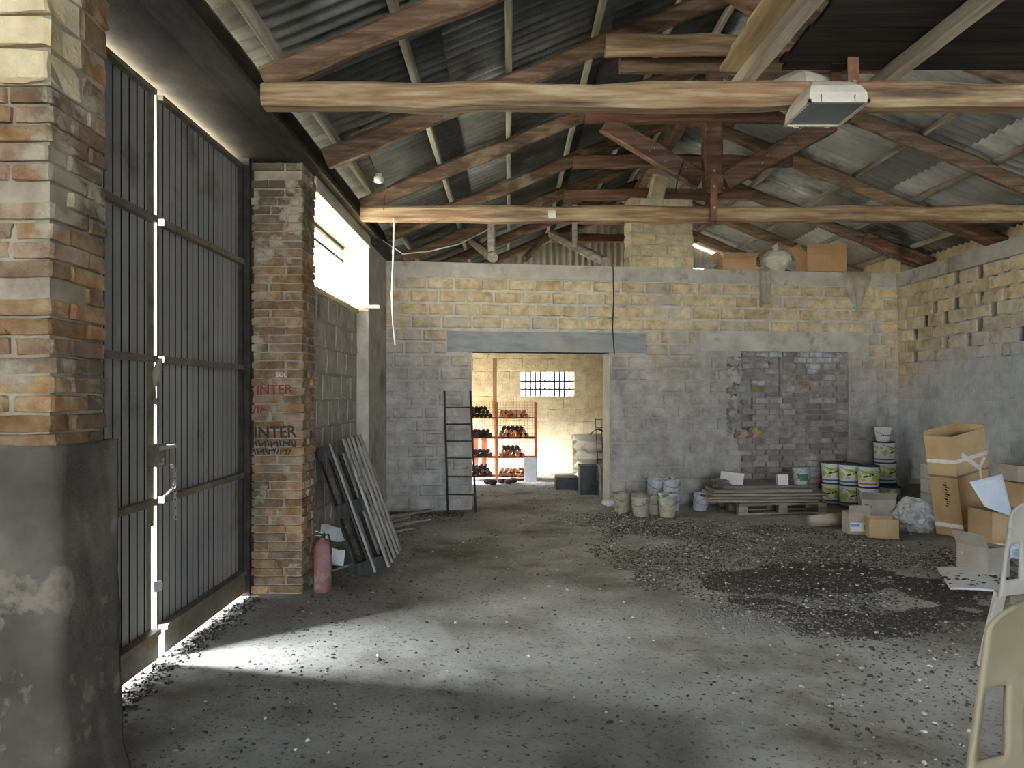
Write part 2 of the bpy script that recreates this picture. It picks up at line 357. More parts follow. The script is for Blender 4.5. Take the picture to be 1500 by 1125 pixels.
def chamfer_mesh(name, mat, c=(.03, .03, .1), seed=0):
    rg = random.Random(seed); vs = []; import itertools
    import bmesh
    bm = bmesh.new(); bmesh.ops.create_cube(bm, size=1)
    for v in bm.verts: v.co += Vector((rg.uniform(-.02, .02), rg.uniform(-.02, .02), rg.uniform(-.05, .05)))
    bmesh.ops.bevel(bm, geom=bm.edges[:] , offset=.05, segments=1, affect='EDGES')
    bmesh.ops.subdivide_edges(bm, edges=[e_ for e_ in bm.edges if e_.calc_length() > .5], cuts=1, use_grid_fill=True)
    for v in bm.verts: v.co += Vector((rg.uniform(-.022, .022), rg.uniform(-.022, .022), rg.uniform(-.06, .06)))
    me = bpy.data.meshes.new(name); bm.to_mesh(me); bm.free(); me.materials.append(MATS[mat]); return me

def subtract(iv, cuts):
    out = [iv]
    for c0, c1 in cuts:
        nx = []
        for a, b in out:
            if c1 <= a or c0 >= b: nx.append((a, b))
            else:
                if c0 > a: nx.append((a, c0))
                if c1 < b: nx.append((c1, b))
        out = nx
    return out
def lay_blocks(parent, name, meshes, org, rz, u0, u1, z0, z1, course, length, joint, proud, depth, cuts, rg):
    """courses of blocks in the parent's frame: org + u*(cos,sin) ; cuts = [(u0,u1,z0,z1)]"""
    n = round((z1 - z0) / course); course = (z1 - z0) / n; k = 0
    cu, su = math.cos(rz), math.sin(rz)
    for i in range(n):
        zz = z0 + i * course
        cc = [(c[0], c[1]) for c in cuts if c[2] < zz + course * .6 and c[3] > zz + course * .4]
        for a, b in subtract((u0, u1), cc):
            u = a - (i % 2) * length * .5 + rg.uniform(-.06, .06)
            while u < b:
                l = length * rg.uniform(.9, 1.1); p, q = max(u, a), min(u + l, b); u += l
                if q - p < .09: continue
                w = q - p - joint; h = course - joint; um = (p + q) / 2; pr = proud * rg.uniform(.5, 1.3)
                # local front at y = -proud, towards -normal
                lx = org[0] + um * cu + pr * su; ly = org[1] + um * su - pr * cu
                inst(name, rg.choice(meshes), parent, (lx, ly, org[2] + zz + course / 2), rz, (w, depth, h)); k += 1
    return k

# ================================================================== SETTING
ZT = 3.38                                            # top of the walls
X0, Y0 = -1.65, 10.17; MW = .15; PHI = math.atan(MW)  # back wall: left corner, skew
def ub(px):
    k = (px - VX) / F; Y = (Y0 - MW * X0) / (1 - MW * k); return (k * Y - X0) / math.cos(PHI)
def yb(px): k = (px - VX) / F; return (Y0 - MW * X0) / (1 - MW * k)
def zb(px, py): return EYE + (VY - py) / F * yb(px)
def bw(u, d=0., z=0.):                               # back wall local -> world, d = distance in front of it
    return Vector((X0 + u * math.cos(PHI) + d * math.sin(PHI), Y0 + u * math.sin(PHI) - d * math.cos(PHI), z))

# ground and floor ---------------------------------------------------
struct(MB().box(-40, 40, -40, 60, -.4, -.06).build('ground', 'ground', origin=(0, 0, 0)), 'sunlit pale ground outside the building')
MOUNDS = [(G(1130, 905), .45, .3, .05), (G(1010, 850), .6, .4, .035), (G(1250, 850), .8, .45, .03), (G(1080, 800), .7, .6, .04), (G(945, 790), .35, .5, .03)]
def fz(x, y):
    h = (mnoise.noise((x * .9, y * .9, 0)) * .012 + mnoise.noise((x * 3.1, y * 3.1, 5)) * .005) - .008
    for c, sx, sy, a in MOUNDS: h += a * math.exp(-((x - c.x) / sx) ** 2 - ((y - c.y) / sy) ** 2)
    return h
nx, ny = 130, 330; fx0, fx1, fy0, fy1 = -2.6, 6.3, -12., 15.2
b = MB(); b.grid(lambda u, v: (fx0 + (fx1 - fx0) * u, fy0 + (fy1 - fy0) * v, fz(fx0 + (fx1 - fx0) * u, fy0 + (fy1 - fy0) * v)), nx, ny)
o = b.build('floor', 'floor_dust', smooth=True, origin=(0, 0, 0)); struct(o, 'dusty grey concrete floor strewn with dirt')

# back wall ----------------------------------------------------------
rg = random.Random(3)
ud0, ud1 = ub(690), ub(893); zd = zb(790, 516)
ui0, ui1 = ub(1085), ub(1243); zi = zb(1160, 515)
UE = 7.75; TH = .30
b = MB()
for a, c, z0, z1 in ((-.6, ud0, -.1, ZT - .2), (ud0, ud1, zd, ZT - .2), (ud1, ui0 - .22, -.1, ZT - .2), (ui0 - .22, ui0, -.1, .75), (ui0 - .22, ui0, 2.12, ZT - .2), (ui0, ui1, zi, ZT - .2), (ui1, UE, -.1, ZT - .2)):
    b.box(a, c, 0, TH, z0, z1)
b.box(ui0 - .22, ui0, .11, TH, .75, 2.12)
# bricked-up opening: cells of the core, some broken right through
BW_, BH_ = .212, .0842; ncol = round((ui1 - ui0) / BW_); BW_ = (ui1 - ui0) / ncol; nrow = round(zi / BH_); BH_ = zi / nrow
holes = set()
for r in range(nrow):
    zc = (r + .5) * BH_
    for c in range(ncol):
        if .93 < zc < 1.10 and c in (0, 1): holes.add((r, c))
r_s = int(zb(1117, 571) / BH_); holes.add((r_s, 1))
wall = b.build('wall_back', 'tuff_mortar', origin=(0, 0, 0)); wall.location = (X0, Y0, 0); wall.rotation_euler = (0, 0, PHI); wall['_o'] = (0, 0, 0)
struct(wall, 'skewed tuff block wall with doorway, concrete lintels and a bricked-up opening')
BLK = [block_mesh('tuff_block', 'tuff', .13, s) for s in range(5)]
nb = lay_blocks(wall, 'block', BLK, (0, 0, 0), 0, -.1, 7.62, 0, ZT - .2, .176, .40, .032, .02, .07,
           [(ud0 - .02, ud1 + .02, 0, zd), (ub(655), ub(945), zd, zd + .28), (ui0 - .26, ui1 + .02, 0, zi), (ub(1025), ub(1272), zi, zi + .29)], rg)
MB().box(-.6, UE, -.03, TH, ZT - .2, ZT).build('ring_beam', 'concrete', wall)
MB().box(ub(655), ub(945), -.022, TH + .01, zd, zd + .28).build('lintel', 'lintel_concrete', wall)
MB().box(ub(1025), ub(1272), -.02, TH, zi, zi + .29).build('lintel', 'concrete', wall)
for a, c in ((ud0 - .001, ud0 + .012), (ud1 - .012, ud1 + .09)):
    MB().box(a if a < ud0 else ud1 - .012, c if a < ud0 else ud1 + .001, -.012, TH + .012, 0, zd).build('door_reveal', 'concrete', wall)
BROKEN = set()
for r in range(nrow):
    for c in range(ncol):
        z = (r + .5) * BH_
        if (c == 0 and 1.15 < z < 2.1 and rg.random() < .8) or (c in (1, 2) and 1.5 < z < 2.12 and rg.random() < .5) or (c in (2, 3) and .95 < z < 1.12): BROKEN.add((r, c))
b = MB()
for r in range(nrow):
    for c in range(ncol):
        if (r, c) not in holes: b.box(ui0 + c * BW_, ui0 + (c + 1) * BW_, .11 if (r, c) in BROKEN else .05, .19, r * BH_, (r + 1) * BH_)
b.build('infill_core', 'infill_mortar', wall)
IB = [block_mesh('infill_brick', 'infill_brick', .10, 20 + s) for s in range(4)]
for r in range(nrow):
    for c in range(ncol):
        z = (r + .5) * BH_
        if (r, c) in holes: continue
        if (r, c) in BROKEN: continue
        off = (r % 2) * .25 * BW_ - .12 * BW_
        inst('infill_brick', rg.choice(IB), wall, (ui0 + (c + .5) * BW_ + off, .03 - rg.uniform(0, .012), z), rg.uniform(-.02, .02), (BW_ - .014, .05, BH_ - .014))
for k in range(34):                                   # broken brick ends around the holes
    if k < 16: u = ui0 + rg.choice((rg.uniform(-.03, .05), rg.uniform(.17, .25), rg.uniform(.38, .47))); z = rg.uniform(.92, 1.13)
    elif k < 26: u = ui0 + rg.uniform(0, .62); z = rg.choice((.915, 1.115)) + rg.uniform(-.02, .02)
    else: u = ui0 + rg.uniform(0, .6); z = rg.uniform(1.3, 2.1)
    s_ = rg.uniform(.03, .07)
    inst('broken_brick', rg.choice(IB), wall, (u, rg.uniform(.05, .10), z), 0, (s_ * 1.5, .07, s_), rot=(rg.uniform(-.4, .4), rg.uniform(-.7, .7), rg.uniform(-.4, .4)))
# crumbled jamb beside the bricked-up opening
for k in range(62):
    z = rg.uniform(.75, 2.15); u = ui0 - rg.uniform(.0, .24); s = rg.uniform(.05, .13)
    inst('broken_stone', rg.choice(BLK), wall, (u, rg.uniform(.0, .09), z), 0, (s * rg.uniform(1, 1.6), .07, s), rot=(rg.uniform(-.4, .4), rg.uniform(-.6, .6), rg.uniform(-.3, .3)))
for k in range(10):
    z = rg.uniform(0.05, .75); u = ui0 - .13
    inst('block', rg.choice(BLK), wall, (u + rg.uniform(-.02, .02), -.008, .05 + .075 * k), 0, (.22, .05, .07))
# cable down the construction joint
p = [(ub(897), -.035, ZT), (ub(897) + .01, -.03, 2.9), (ub(897) - .005, -.03, 2.5), (ub(899), -.04, zd - .02)]
MB().tube(p, .008, 6).build('cable', 'cable_black', wall)

# right wall ---------------------------------------------------------
XR = 5.86
b = MB().box(XR, XR + .35, -12, 7.2, -.1, ZT - .2); b.box(XR, XR + .35, 7.2, 11.9, -.1, ZT - .2 - 7 * .165); b.box(XR + .13, XR + .35, 7.2, 11.9, ZT - .2 - 7 * .165, ZT - .2)
wr = b.build('wall_right', 'mortar_right', origin=(0, 0, 0)); struct(wr, 'right tuff wall with a chequer of filled vents under its concrete beam')
MB().box(XR - .05, XR + .35, -12, 11.9, ZT - .2, ZT).build('ring_beam', 'concrete', wr)
MB().box(XR + .3, XR + .5, -12, 11.9, ZT, ZT + .55).build('upper_wall', 'tuff_clean', wr)
RB = [block_mesh('vent_block', 'tuff_right', .06, 40 + s) for s in range(5)]
ztop = ZT - .2; ch = .165
mo = MB()
for i in range(7):                                   # chequered top courses: block, vent (filled, half filled or open), block ...
    zc = ztop - (i + .5) * ch; y = 11.28 - .05 - (i % 2) * .26
    mo.box(XR - .004, XR + .14, y, 11.6, zc - ch / 2, zc + ch / 2)
    if i % 2: inst('block', rg.choice(RB), wr, (XR - .02, 11.28 - .12, zc), -math.pi / 2, (.22, .06, ch - .025))
    while y > 7.2:
        mo.box(XR - .004, XR + .14, y - .375, y + .002, zc - ch / 2, zc + ch / 2)
        inst('block', rg.choice(RB), wr, (XR - .02, y - .187, zc), -math.pi / 2, (.352, .06, ch - .022)); y -= .375
        k = rg.random()
        if k < .78: inst('header_block', rg.choice(RB), wr, (XR + (rg.uniform(-.02, .0) if k < .4 else rg.uniform(.02, .07)), y - .06, zc - (0 if k < .4 else .012)), -math.pi / 2, (.118, .10, ch - (.02 if k < .4 else .045)))
        else: mo.box(XR + .10, XR + .14, y - .13, y, zc - ch / 2, zc + ch / 2)
        y -= .12
mo.build('mortar_bed', 'mortar_right', wr)
lay_blocks(wr, 'block', RB, (XR, 11.28, 0), -math.pi / 2, 0, 3.7, 0, ztop - 7 * ch, .168, .39, .022, .007, .05, [], rg)

# left wall, window, pilaster ---------------------------------------
XL = -1.79
ZS, ZW = 2.56, 3.31                                  # window sill and head
b = MB()
b.box(XL - .35, XL, 6.37, 8.85, -.1, ZS)             # under the window
b.box(-2.2, -2.0, -12, 2.68, -.1, ZT + .2)            # beside the camera; the shed end behind the viewer is open
wl = b.build('wall_left', 'mortar_left', origin=(0, 0, 0)); struct(wl, 'grey block wall on the left under the ribbed window')
LBK = [block_mesh('left_block', 'tuff_left', .05, 60 + s) for s in range(4)]
lay_blocks(wl, 'block', LBK, (XL, 6.38, 0), math.pi / 2, 0, 2.46, 0, ZS - .02, .25, .42, .02, .009, .05, [], rg)
pl = MB().box(-2.3, -1.65, 8.85, 10.5, -.1, ZT + .12).build('trim_1', 'tuff_left', origin=(0, 0, 0)); struct(pl, 'plastered pilaster in the far left corner')
wn = MB().box(-2.25, XL + .16, 6.37, 8.86, ZW, ZT + .08).build('window_1', 'plank_pale', origin=(0, 0, 0)); struct(wn, 'high window closed with ribbed translucent sheet')
b = MB().box(-2.2, XL + .03, 6.37, 8.85, ZS - .03, ZS + .015); b.build('window_sill', 'tuff_clean', wn)
MB().box(-1.9, -1.50, 8.72, 8.80, ZS + .02, ZS + .055).build('sill_board', 'plank_pale', wn)
MB().box(-2.3, -1.648, 8.83, 8.851, ZS, ZW).build('jamb', 'tuff_clean', wn)
q = MB()
def rib(u, v):
    y = 6.37 + 2.48 * u; ph = (y / .075) % 1
    return (-1.98 - (.03 if ph < .28 else 0), y, ZS + (ZW - ZS) * v)
q.grid(rib, 190, 1, thick=.004); q.build('ribbed_sheet', 'ribbed_plastic', wn)
for z in (ZS + .03, ZW - .17, ZW - .02): MB().box(-1.97, -1.94, 6.37, 8.85, z - .015, z + .015).build('frame_bar', 'iron_dark', wn)
MB().tube([(-1.72, 6.55, 3.23), (-1.72, 6.55, 2.95), (-1.73, 6.56, 2.86), (-1.76, 6.54, 2.80), (-1.8, 6.5, 2.78)], .011, 6).build('cable', 'cable_black', wn)

# brick pillars ------------------------------------------------------
BR = [chamfer_mesh('pillar_brick', 'brick', seed=s) for s in range(5)]
def pillar(name, x0, x1, y0, y1, z0, z1, label, plain=None):
    c = MB().box(x0 + .02, x1 - .02, y0 + .02, y1 - .02, -.1, z1).build(name, 'brick_mortar', origin=((x0 + x1) / 2, (y0 + y1) / 2, 0))
    struct(c, label); cx, cy = (x0 + x1) / 2, (y0 + y1) / 2
    n = round((z1 - z0) / .0685); h = (z1 - z0) / n; W, D = x1 - x0, y1 - y0
    for i in range(n):
        z = z0 + (i + .5) * h
        a = (.5, .66, .34)[i % 3] if i % 2 else (.36, .64)[(i // 2) % 2]; d = .34 if i % 2 else .66
        for xa, xb in ((0, a), (a, 1)):
            for ya, yb_ in ((0, d), (d, 1)):
                if rg.random() < .03: continue
                j = rg.uniform(-.008, .009)
                inst('brick', rg.choice(BR), c, (x0 + W * (xa + xb) / 2 - cx + j, y0 + D * (ya + yb_) / 2 - cy - rg.uniform(-.008, .009), z), rg.uniform(-.012, .012),
                     (W * (xb - xa) - .011, D * (yb_ - ya) - .011, h - .011))
    return c
pf = pillar('trim_2', -2.06, -1.63, 5.97, 6.37, .0, 3.43, 'brick pillar between the gate and the ribbed window')
pn = pillar('trim_3', -2.06, -1.63, 2.68, 3.06, .0, 2.70, 'brick pillar at the near edge of the gate')
CB = [chamfer_mesh('cream_block', 'tuff_clean', seed=9 + s) for s in range(3)]
pcx, pcy = (-2.06 - 1.63) / 2, (2.68 + 3.06) / 2
q = MB().box(-2.05, -1.64, 2.69, 3.05, 2.70, 3.43); q.build('cap_core', 'brick_mortar', pn)
for i in range(6):
    z = 2.70 + (i + .5) * .122
    for xa, xb in (((-.215, .215),) if i % 2 else ((-.215, .02), (.02, .215))):
        inst('cap_block', rg.choice(CB), pn, ((xa + xb) / 2, -.105 + .0, z), 0, (xb - xa - .012, .21, .11))
    inst('brick', rg.choice(BR), pn, (0, .10, z), 0, (.425, .18, .11))
# painted words on the far pillar (scrawled capitals)
def words(txt, size, loc, rot, mat, parent, name='graffiti', sx=1.):
    cu = bpy.data.curves.new(name, 'FONT'); cu.body = txt; cu.size = size; cu.extrude = .0015; cu.offset = size * .018; cu.align_x = 'CENTER'; cu.resolution_u = 2
    tmp = bpy.data.objects.new('tmp', cu); COL.objects.link(tmp)
    dg = bpy.context.evaluated_depsgraph_get(); dg.update()
    me = bpy.data.meshes.new_from_object(tmp.evaluated_get(dg)); bpy.data.objects.remove(tmp); bpy.data.curves.remove(cu)
    me.materials.clear(); me.materials.append(MATS[mat]); o = bpy.data.objects.new(name, me); COL.objects.link(o)
    o.parent = parent; o.location = loc; o.rotation_euler = rot; o.scale = (sx, 1, 1); return o
yf = -.2 - .008
for txt, size, px, py, mat, sx in (('SOL', .05, 412, 552, 'white_print', 1), ('INTER', .10, 402, 577, 'graffiti_red', 1.05), ('INTER', .13, 403, 641, 'graffiti_black', .95)):
    p = P(px, py, 5.96); words(txt, size, (p.x + 1.845, yf, p.z), (R(90), R(rg.uniform(-3, 3)), 0), mat, pf, sx=sx)
for py0, px0, px1, hh, mat in ((650, 371, 437, .05, 'graffiti_black'), (661, 369, 428, .045, 'graffiti_black'), (600, 373, 392, .06, 'graffiti_red')):   # illegible scrawl
    q = MB(); n = int((px1 - px0) / 4.2)
    for k in range(n):
        c = P(px0 + (px1 - px0) * k / n, py0, 5.952); a = rg.uniform(-.5, .5) + (1.4 if k % 4 == 3 else 0)
        q.obox((c.x, 5.952, c.z + rg.uniform(-.008, .008)), (math.sin(a) * hh * .5, 0, math.cos(a) * hh * .5), (math.cos(a) * .006, 0, -math.sin(a) * .006), (0, .0015, 0))
    o = q.build('graffiti', mat, pf); o['kind'] = 'stuff'
p = P(449, 640, 6.1); words('III', .10, (-1.63 + 1.845 + .007, .0, p.z - .02), (R(90), 0, R(90)), 'graffiti_black', pf)

# lintel over the gate, steel edge beam --------------------------------
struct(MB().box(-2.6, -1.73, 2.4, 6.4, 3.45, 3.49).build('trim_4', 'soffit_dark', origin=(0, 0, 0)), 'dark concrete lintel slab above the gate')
MB().box(-2.6, -1.74, 2.4, 10.0, 3.49, 3.497).build('bounce_layer', 'tuff_clean', bpy.data.objects['trim_4'])  # unseen pale layer added to bounce daylight up under the eaves
q = MB()
for x0, x1, z0, z1 in ((-1.73, -1.55, 3.435, 3.45), (-1.65, -1.635, 3.45, 3.59), (-1.73, -1.55, 3.59, 3.605)): q.box(x0, x1, -12, 10.4, z0, z1)
q.box(-1.70, -1.58, 9.0, 10.4, 3.38, 3.435)
sb = q.build('trim_5', 'steel_beam', origin=(0, 0, 0)); struct(sb, 'long rusty steel edge beam carrying the left eaves')
for y in (2.2, 3.4, 4.9, 5.9, 6.05, 7.3): MB().tube([(-1.635, y, 3.52), (-1.615, y, 3.52)], .014, 6).build('bolt', 'iron_dark', sb)

# roof ----------------------------------------------------------------
SL = .41; RX = 2.17; ZR = 5.17; AN = math.atan(SL)
def ztop_l(x): return ZR - SL * abs(x - RX)
ceil = bpy.data.objects.new('ceiling', None); COL.objects.link(ceil); ceil['_o'] = (0, 0, 0); struct(ceil, 'corrugated sheet gable roof on timber battens')
YR0, YR1 = -12., 15.3
LS, WS, PITCH, AMP = 1.55, .91 + .05, .13, .021
nw = 56
def sheet_mesh(L_, name, mat):
    q = MB(); q.grid(lambda u, v: (u * L_, v * WS, AMP * math.sin(2 * math.pi * v * WS / PITCH)), 2, nw, thick=.006); return q.mesh(name, mat, True)
SM = sheet_mesh(LS, 'roof_sheet', 'sheet_grey'); SMD = sheet_mesh(LS, 'roof_sheet', 'sheet_shaded')
ny_ = int((YR1 - YR0) / .91) + 1
for side in (-1, 1):
    for row in range(3):
        s0 = row * 1.47
        for j in range(ny_):
            # distance down from the ridge s: the sheet starts at its lower edge
            sl = 4.42 - s0 if side < 0 else 4.42 - s0
            x = RX + side * math.cos(AN) * sl; z = ZR - math.sin(AN) * sl + .075 + AMP + .010 * row + .004 * (j % 2)
            y = YR0 + j * .91
            if side < 0: rot = (0, -AN, 0); loc = (x, y, z)
            else: rot = (0, -AN, math.pi); loc = (x, y + WS, z)
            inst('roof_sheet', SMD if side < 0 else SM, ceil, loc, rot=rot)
def purlin(x, w=.055, h=.075):
    z = ztop_l(x) + .0375
    q = MB(); q.beam((x, YR0, z), (x, YR1, z), w, h, .12, 26); return q.build('purlin', 'purlin_wood', ceil)
for x in (-1.45, -.72, 0., .73, 1.46, 2.05): purlin(x)
for x in (2.32, 2.82, 3.57, 4.35, 5.09, 5.84): purlin(x)
q = MB(); q.beam((RX, 9.0, 4.98), (RX, 15.2, 4.98), .16, .16, .15, 10); q.build('ridge_beam', 'dark_wood', ceil)
# gable end of the rear room in upright corrugated sheets
def gable(u, v):
    x = -1.7 + 7.6 * u; zt = ztop_l(x) + .03; return (x, 15.22 + .022 * math.sin(2 * math.pi * x / .13), 4.12 + max(0.02, zt - 4.12) * v)
q = MB(); q.grid(gable, 460, 1, skip=lambda i, j: ztop_l(-1.7 + 7.6 * (i + .5) / 460) < 4.2, thick=.006); q.build('gable_sheet', 'sheet_back', ceil, smooth=True)

# rear room -------------------------------------------------------------
YQ = 15.2
wx0, wx1, wz0, wz1 = P(763, 575, YQ).x, P(841, 575, YQ).x, P(800, 580, YQ).z, P(800, 545, YQ).z
q = MB()
for x0, x1, z0, z1 in ((-2.6, wx0, -.1, 4.0), (wx1, 6.3, -.1, 4.0), (wx0, wx1, -.1, wz0), (wx0, wx1, wz1, 4.0)): q.box(x0, x1, YQ, YQ + .3, z0, z1)
wq = q.build('wall_rear', 'tuff_clean', origin=(0, 0, 0)); struct(wq, 'yellow lit block wall at the end of the rear room')
QB = [block_mesh('rear_block', 'tuff_clean', .04, 90 + s) for s in range(3)]
lay_blocks(wq, 'block', QB, (-1.2, YQ, 0), 0, 0, 4.2, 0, 2.8, .26, .5, .02, .008, .04, [(wx0 + 1.2, wx1 + 1.2, wz0, wz1)], rg)
wg = bpy.data.objects.new('window_2', None); COL.objects.link(wg); wg.location = (wx0, YQ, wz0); wg['_o'] = tuple(wg.location); struct(wg, 'small barred opening in the rear wall')
for i in range(1, 11):
    x = wx0 + (wx1 - wx0) * i / 11; MB().tube([(x, YQ + .05, wz0), (x, YQ + .05, wz1)], .018, 6).build('bar', 'iron_dark', wg)
for f in (.28, .62): MB().tube([(wx0, YQ + .05, wz0 + (wz1 - wz0) * f), (wx1, YQ + .05, wz0 + (wz1 - wz0) * f)], .018, 6).build('bar', 'iron_dark', wg)
q = MB()
OY0, OY1, OZ = 13.4, 14.6, 1.35                        # unseen side opening of the rear room, sized to let sun onto the rack
q.box(-2.3, -1.95, 10.5, OY0, -.1, 3.6); q.box(-2.3, -1.95, OY1, 15.3, -.1, 3.6); q.box(-2.3, -1.95, OY0, OY1, OZ, 3.6)
struct(q.build('wall_rear_left', 'tuff_clean', origin=(0, 0, 0)), 'side wall of the rear room with a low opening added to let the sun in')
struct(MB().box(5.9, 6.2, 11.3, 15.3, -.1, 3.74).build('wall_rear_right', 'tuff_clean', origin=(0, 0, 0)), 'far side wall of the rear room')

# ================================================================== THE GATE
gt = bpy.data.objects.new('door_1', None); COL.objects.link(gt); gt.location = (-2.1, 4.5, 0); gt['_o'] = tuple(gt.location)
struct(gt, 'tall double gate of ribbed grey metal sheet on a steel frame')
ZRAIL = (.16, .95, 1.80, 2.63, 3.37); GX = -2.13
def leaf(y0, y1):
    for k in range(4):
        z0, z1 = ZRAIL[k], ZRAIL[k + 1]
        q = MB()
        ys = []; y = y0
        pts = []
        while y < y1 - 1e-6:
            ye = min(y + .088, y1); fl = max(ye - .015, y + .004)
            pts += [(y, 0), (fl, 0), (fl + .003, .030), (ye - .003, .030)]; y = ye
        pts.append((y1, 0))
        vs = []; fs = []
        for yy, d in pts: vs += [(GX - d, yy, z0), (GX - d, yy, z1)]
        for i in range(len(pts) - 1): fs.append((2 * i, 2 * i + 2, 2 * i + 3, 2 * i + 1))
        q.add(vs, fs); q.m = [0 if i % 4 == 0 else 1 for i in range(len(fs))]
        q.add([(v[0] - .004, v[1], v[2]) for v in vs], [tuple(reversed(f)) for f in fs])
        q.build('sheet', ['gate_sheet', 'groove_black'], gt)
    for z in ZRAIL[1:4]: MB().box(GX, GX + .045, y0, y1, z - .02, z + .02).build('rail', 'gate_frame', gt)
    MB().box(GX - .02, GX + .04, y0, y1, ZRAIL[4], ZRAIL[4] + .03).build('top_rail', 'gate_frame', gt)
    MB().box(GX - .02, GX + .05, y0, y1, .022, .17).build('bottom_rail', 'gate_frame', gt)
    MB().box(GX, GX + .065, y0, y1, .165, .195).build('rail', 'gate_frame', gt)
leaf(3.08, 4.465); leaf(4.545, 5.93)
MB().box(GX - .012, GX + .004, 4.425, 4.485, .80, 3.42).build('stile', 'gate_frame', gt)
MB().box(GX - .012, GX + .004, 4.420, 4.468, .06, .80).build('stile', 'gate_frame', gt)
MB().box(GX - .012, GX + .002, 4.54, 4.57, .06, 3.40).build('stile', 'gate_frame', gt)
MB().box(GX - .03, GX + .04, 5.90, 5.945, .06, 3.40).build('stile', 'iron_dark', gt)
MB().box(-2.34, -2.03, 2.8, 3.10, 0, 3.45).build('jamb', 'iron_dark', gt); MB().box(-2.34, -2.045, 5.925, 5.99, 0, 3.45).build('jamb', 'iron_dark', gt); MB().box(-2.34, -2.03, 5.98, 6.2, 0, 3.45).build('jamb', 'iron_dark', gt)  # jambs added behind the pillars to stop light leaking past the gate
MB().box(GX - .01, GX, 4.485, 4.511, .80, 3.42).build('cover_strip', 'gate_frame', gt)
lk = MB().box(GX + .05, GX + .10, 4.33, 4.45, 1.17, 1.30).build('lock_box', 'gate_frame', gt)
MB().box(GX + .06, GX + .115, 4.36, 4.56, 1.265, 1.285).build('bolt', 'iron_bright', lk)
MB().tube([(GX + .1, 4.35, 1.19), (GX + .13, 4.35, 1.19), (GX + .13, 4.35, 1.22)], .008, 6).build('key', 'iron_bright', lk)
# chain with hanging tail
def links(pts, n):
    q = MB(); P_ = [Vector(p) for p in pts]; seglen = [(P_[i + 1] - P_[i]).length for i in range(len(P_) - 1)]; T = sum(seglen)
    for k in range(n):
        t = (k + .5) / n * T; i = 0
        while i < len(seglen) - 1 and t > seglen[i]: t -= seglen[i]; i += 1
        d = (P_[i + 1] - P_[i]).normalized(); c = P_[i] + d * t; s = Vector((1, 0, 0)).cross(d) if k % 2 else Vector((1, 0, 0)); s = (s - d * s.dot(d)).normalized()
        l, w = T / n * .72, .010
        ring = [c + d * l * math.cos(a) + s * w * math.sin(a) for a in [2 * math.pi * j / 8 for j in range(9)]]
        q.tube(ring, .0032, 4, False)
    return q
links([(-2.06, 4.50, .98), (-2.05, 4.60, 1.02), (-2.055, 4.63, 1.12), (-2.055, 4.58, 1.16)], 11).build('chain', 'iron_bright', gt)
links([(-2.055, 4.62, 1.06), (-2.055, 4.635, .82)], 9).build('chain', 'iron_bright', gt)
MB().grid(lambda u, v: (-2.05 + .02 * math.sin(6 * v + 3 * u), 4.42 - .05 * v - .03 * u * (1 + v), 1.80 - .27 * v), 3, 8, thick=.003).build('tied_rag', 'cloth_beige', gt, smooth=True)
for y, z in ((4.37, .44), (4.41, .435)): MB().lathe([(.012, 0), (.018, .01), (.018, .05), (.012, .06)], 8, (-2.05, y, z)).build('white_cylinder', 'porcelain', gt)  # two small white cylinders low on the near leaf

# dark rendered plinth round the near pillar (rounded corner, crumbling foot)
def plinth(u, v):
    # path: along the front face, round the corner, along the side face
    L1, L2, rc = .44, .41, .05; t = u * (L1 + L2); z = 1.41 * v
    d = .022 + .006 * mnoise.noise((t * 6, z * 5, 1)) + .004 * mnoise.noise((t * 17, z * 15, 2)) + .05 * max(0, .12 - v) / .12 * .9 + .03 * (1 - v) ** 2
    cx, cy = -1.63 - rc, 2.68 + rc
    if t < L1 - rc: return (-1.63 - L1 + t, 2.68 - d, z)
    if t < L1 + rc:
        a = (t - (L1 - rc)) / (2 * rc) * math.pi / 2; return (cx + (rc + d) * math.sin(a), cy - (rc + d) * math.cos(a), z)
    return (-1.63 + d, 2.68 + (t - L1), z + .0)
q = MB(); q.grid(plinth, 60, 70, thick=.03); o = q.build('rendered_plinth', 'board_stained', pn, smooth=True); o['label'] = 'dark stained render round the pillar foot'

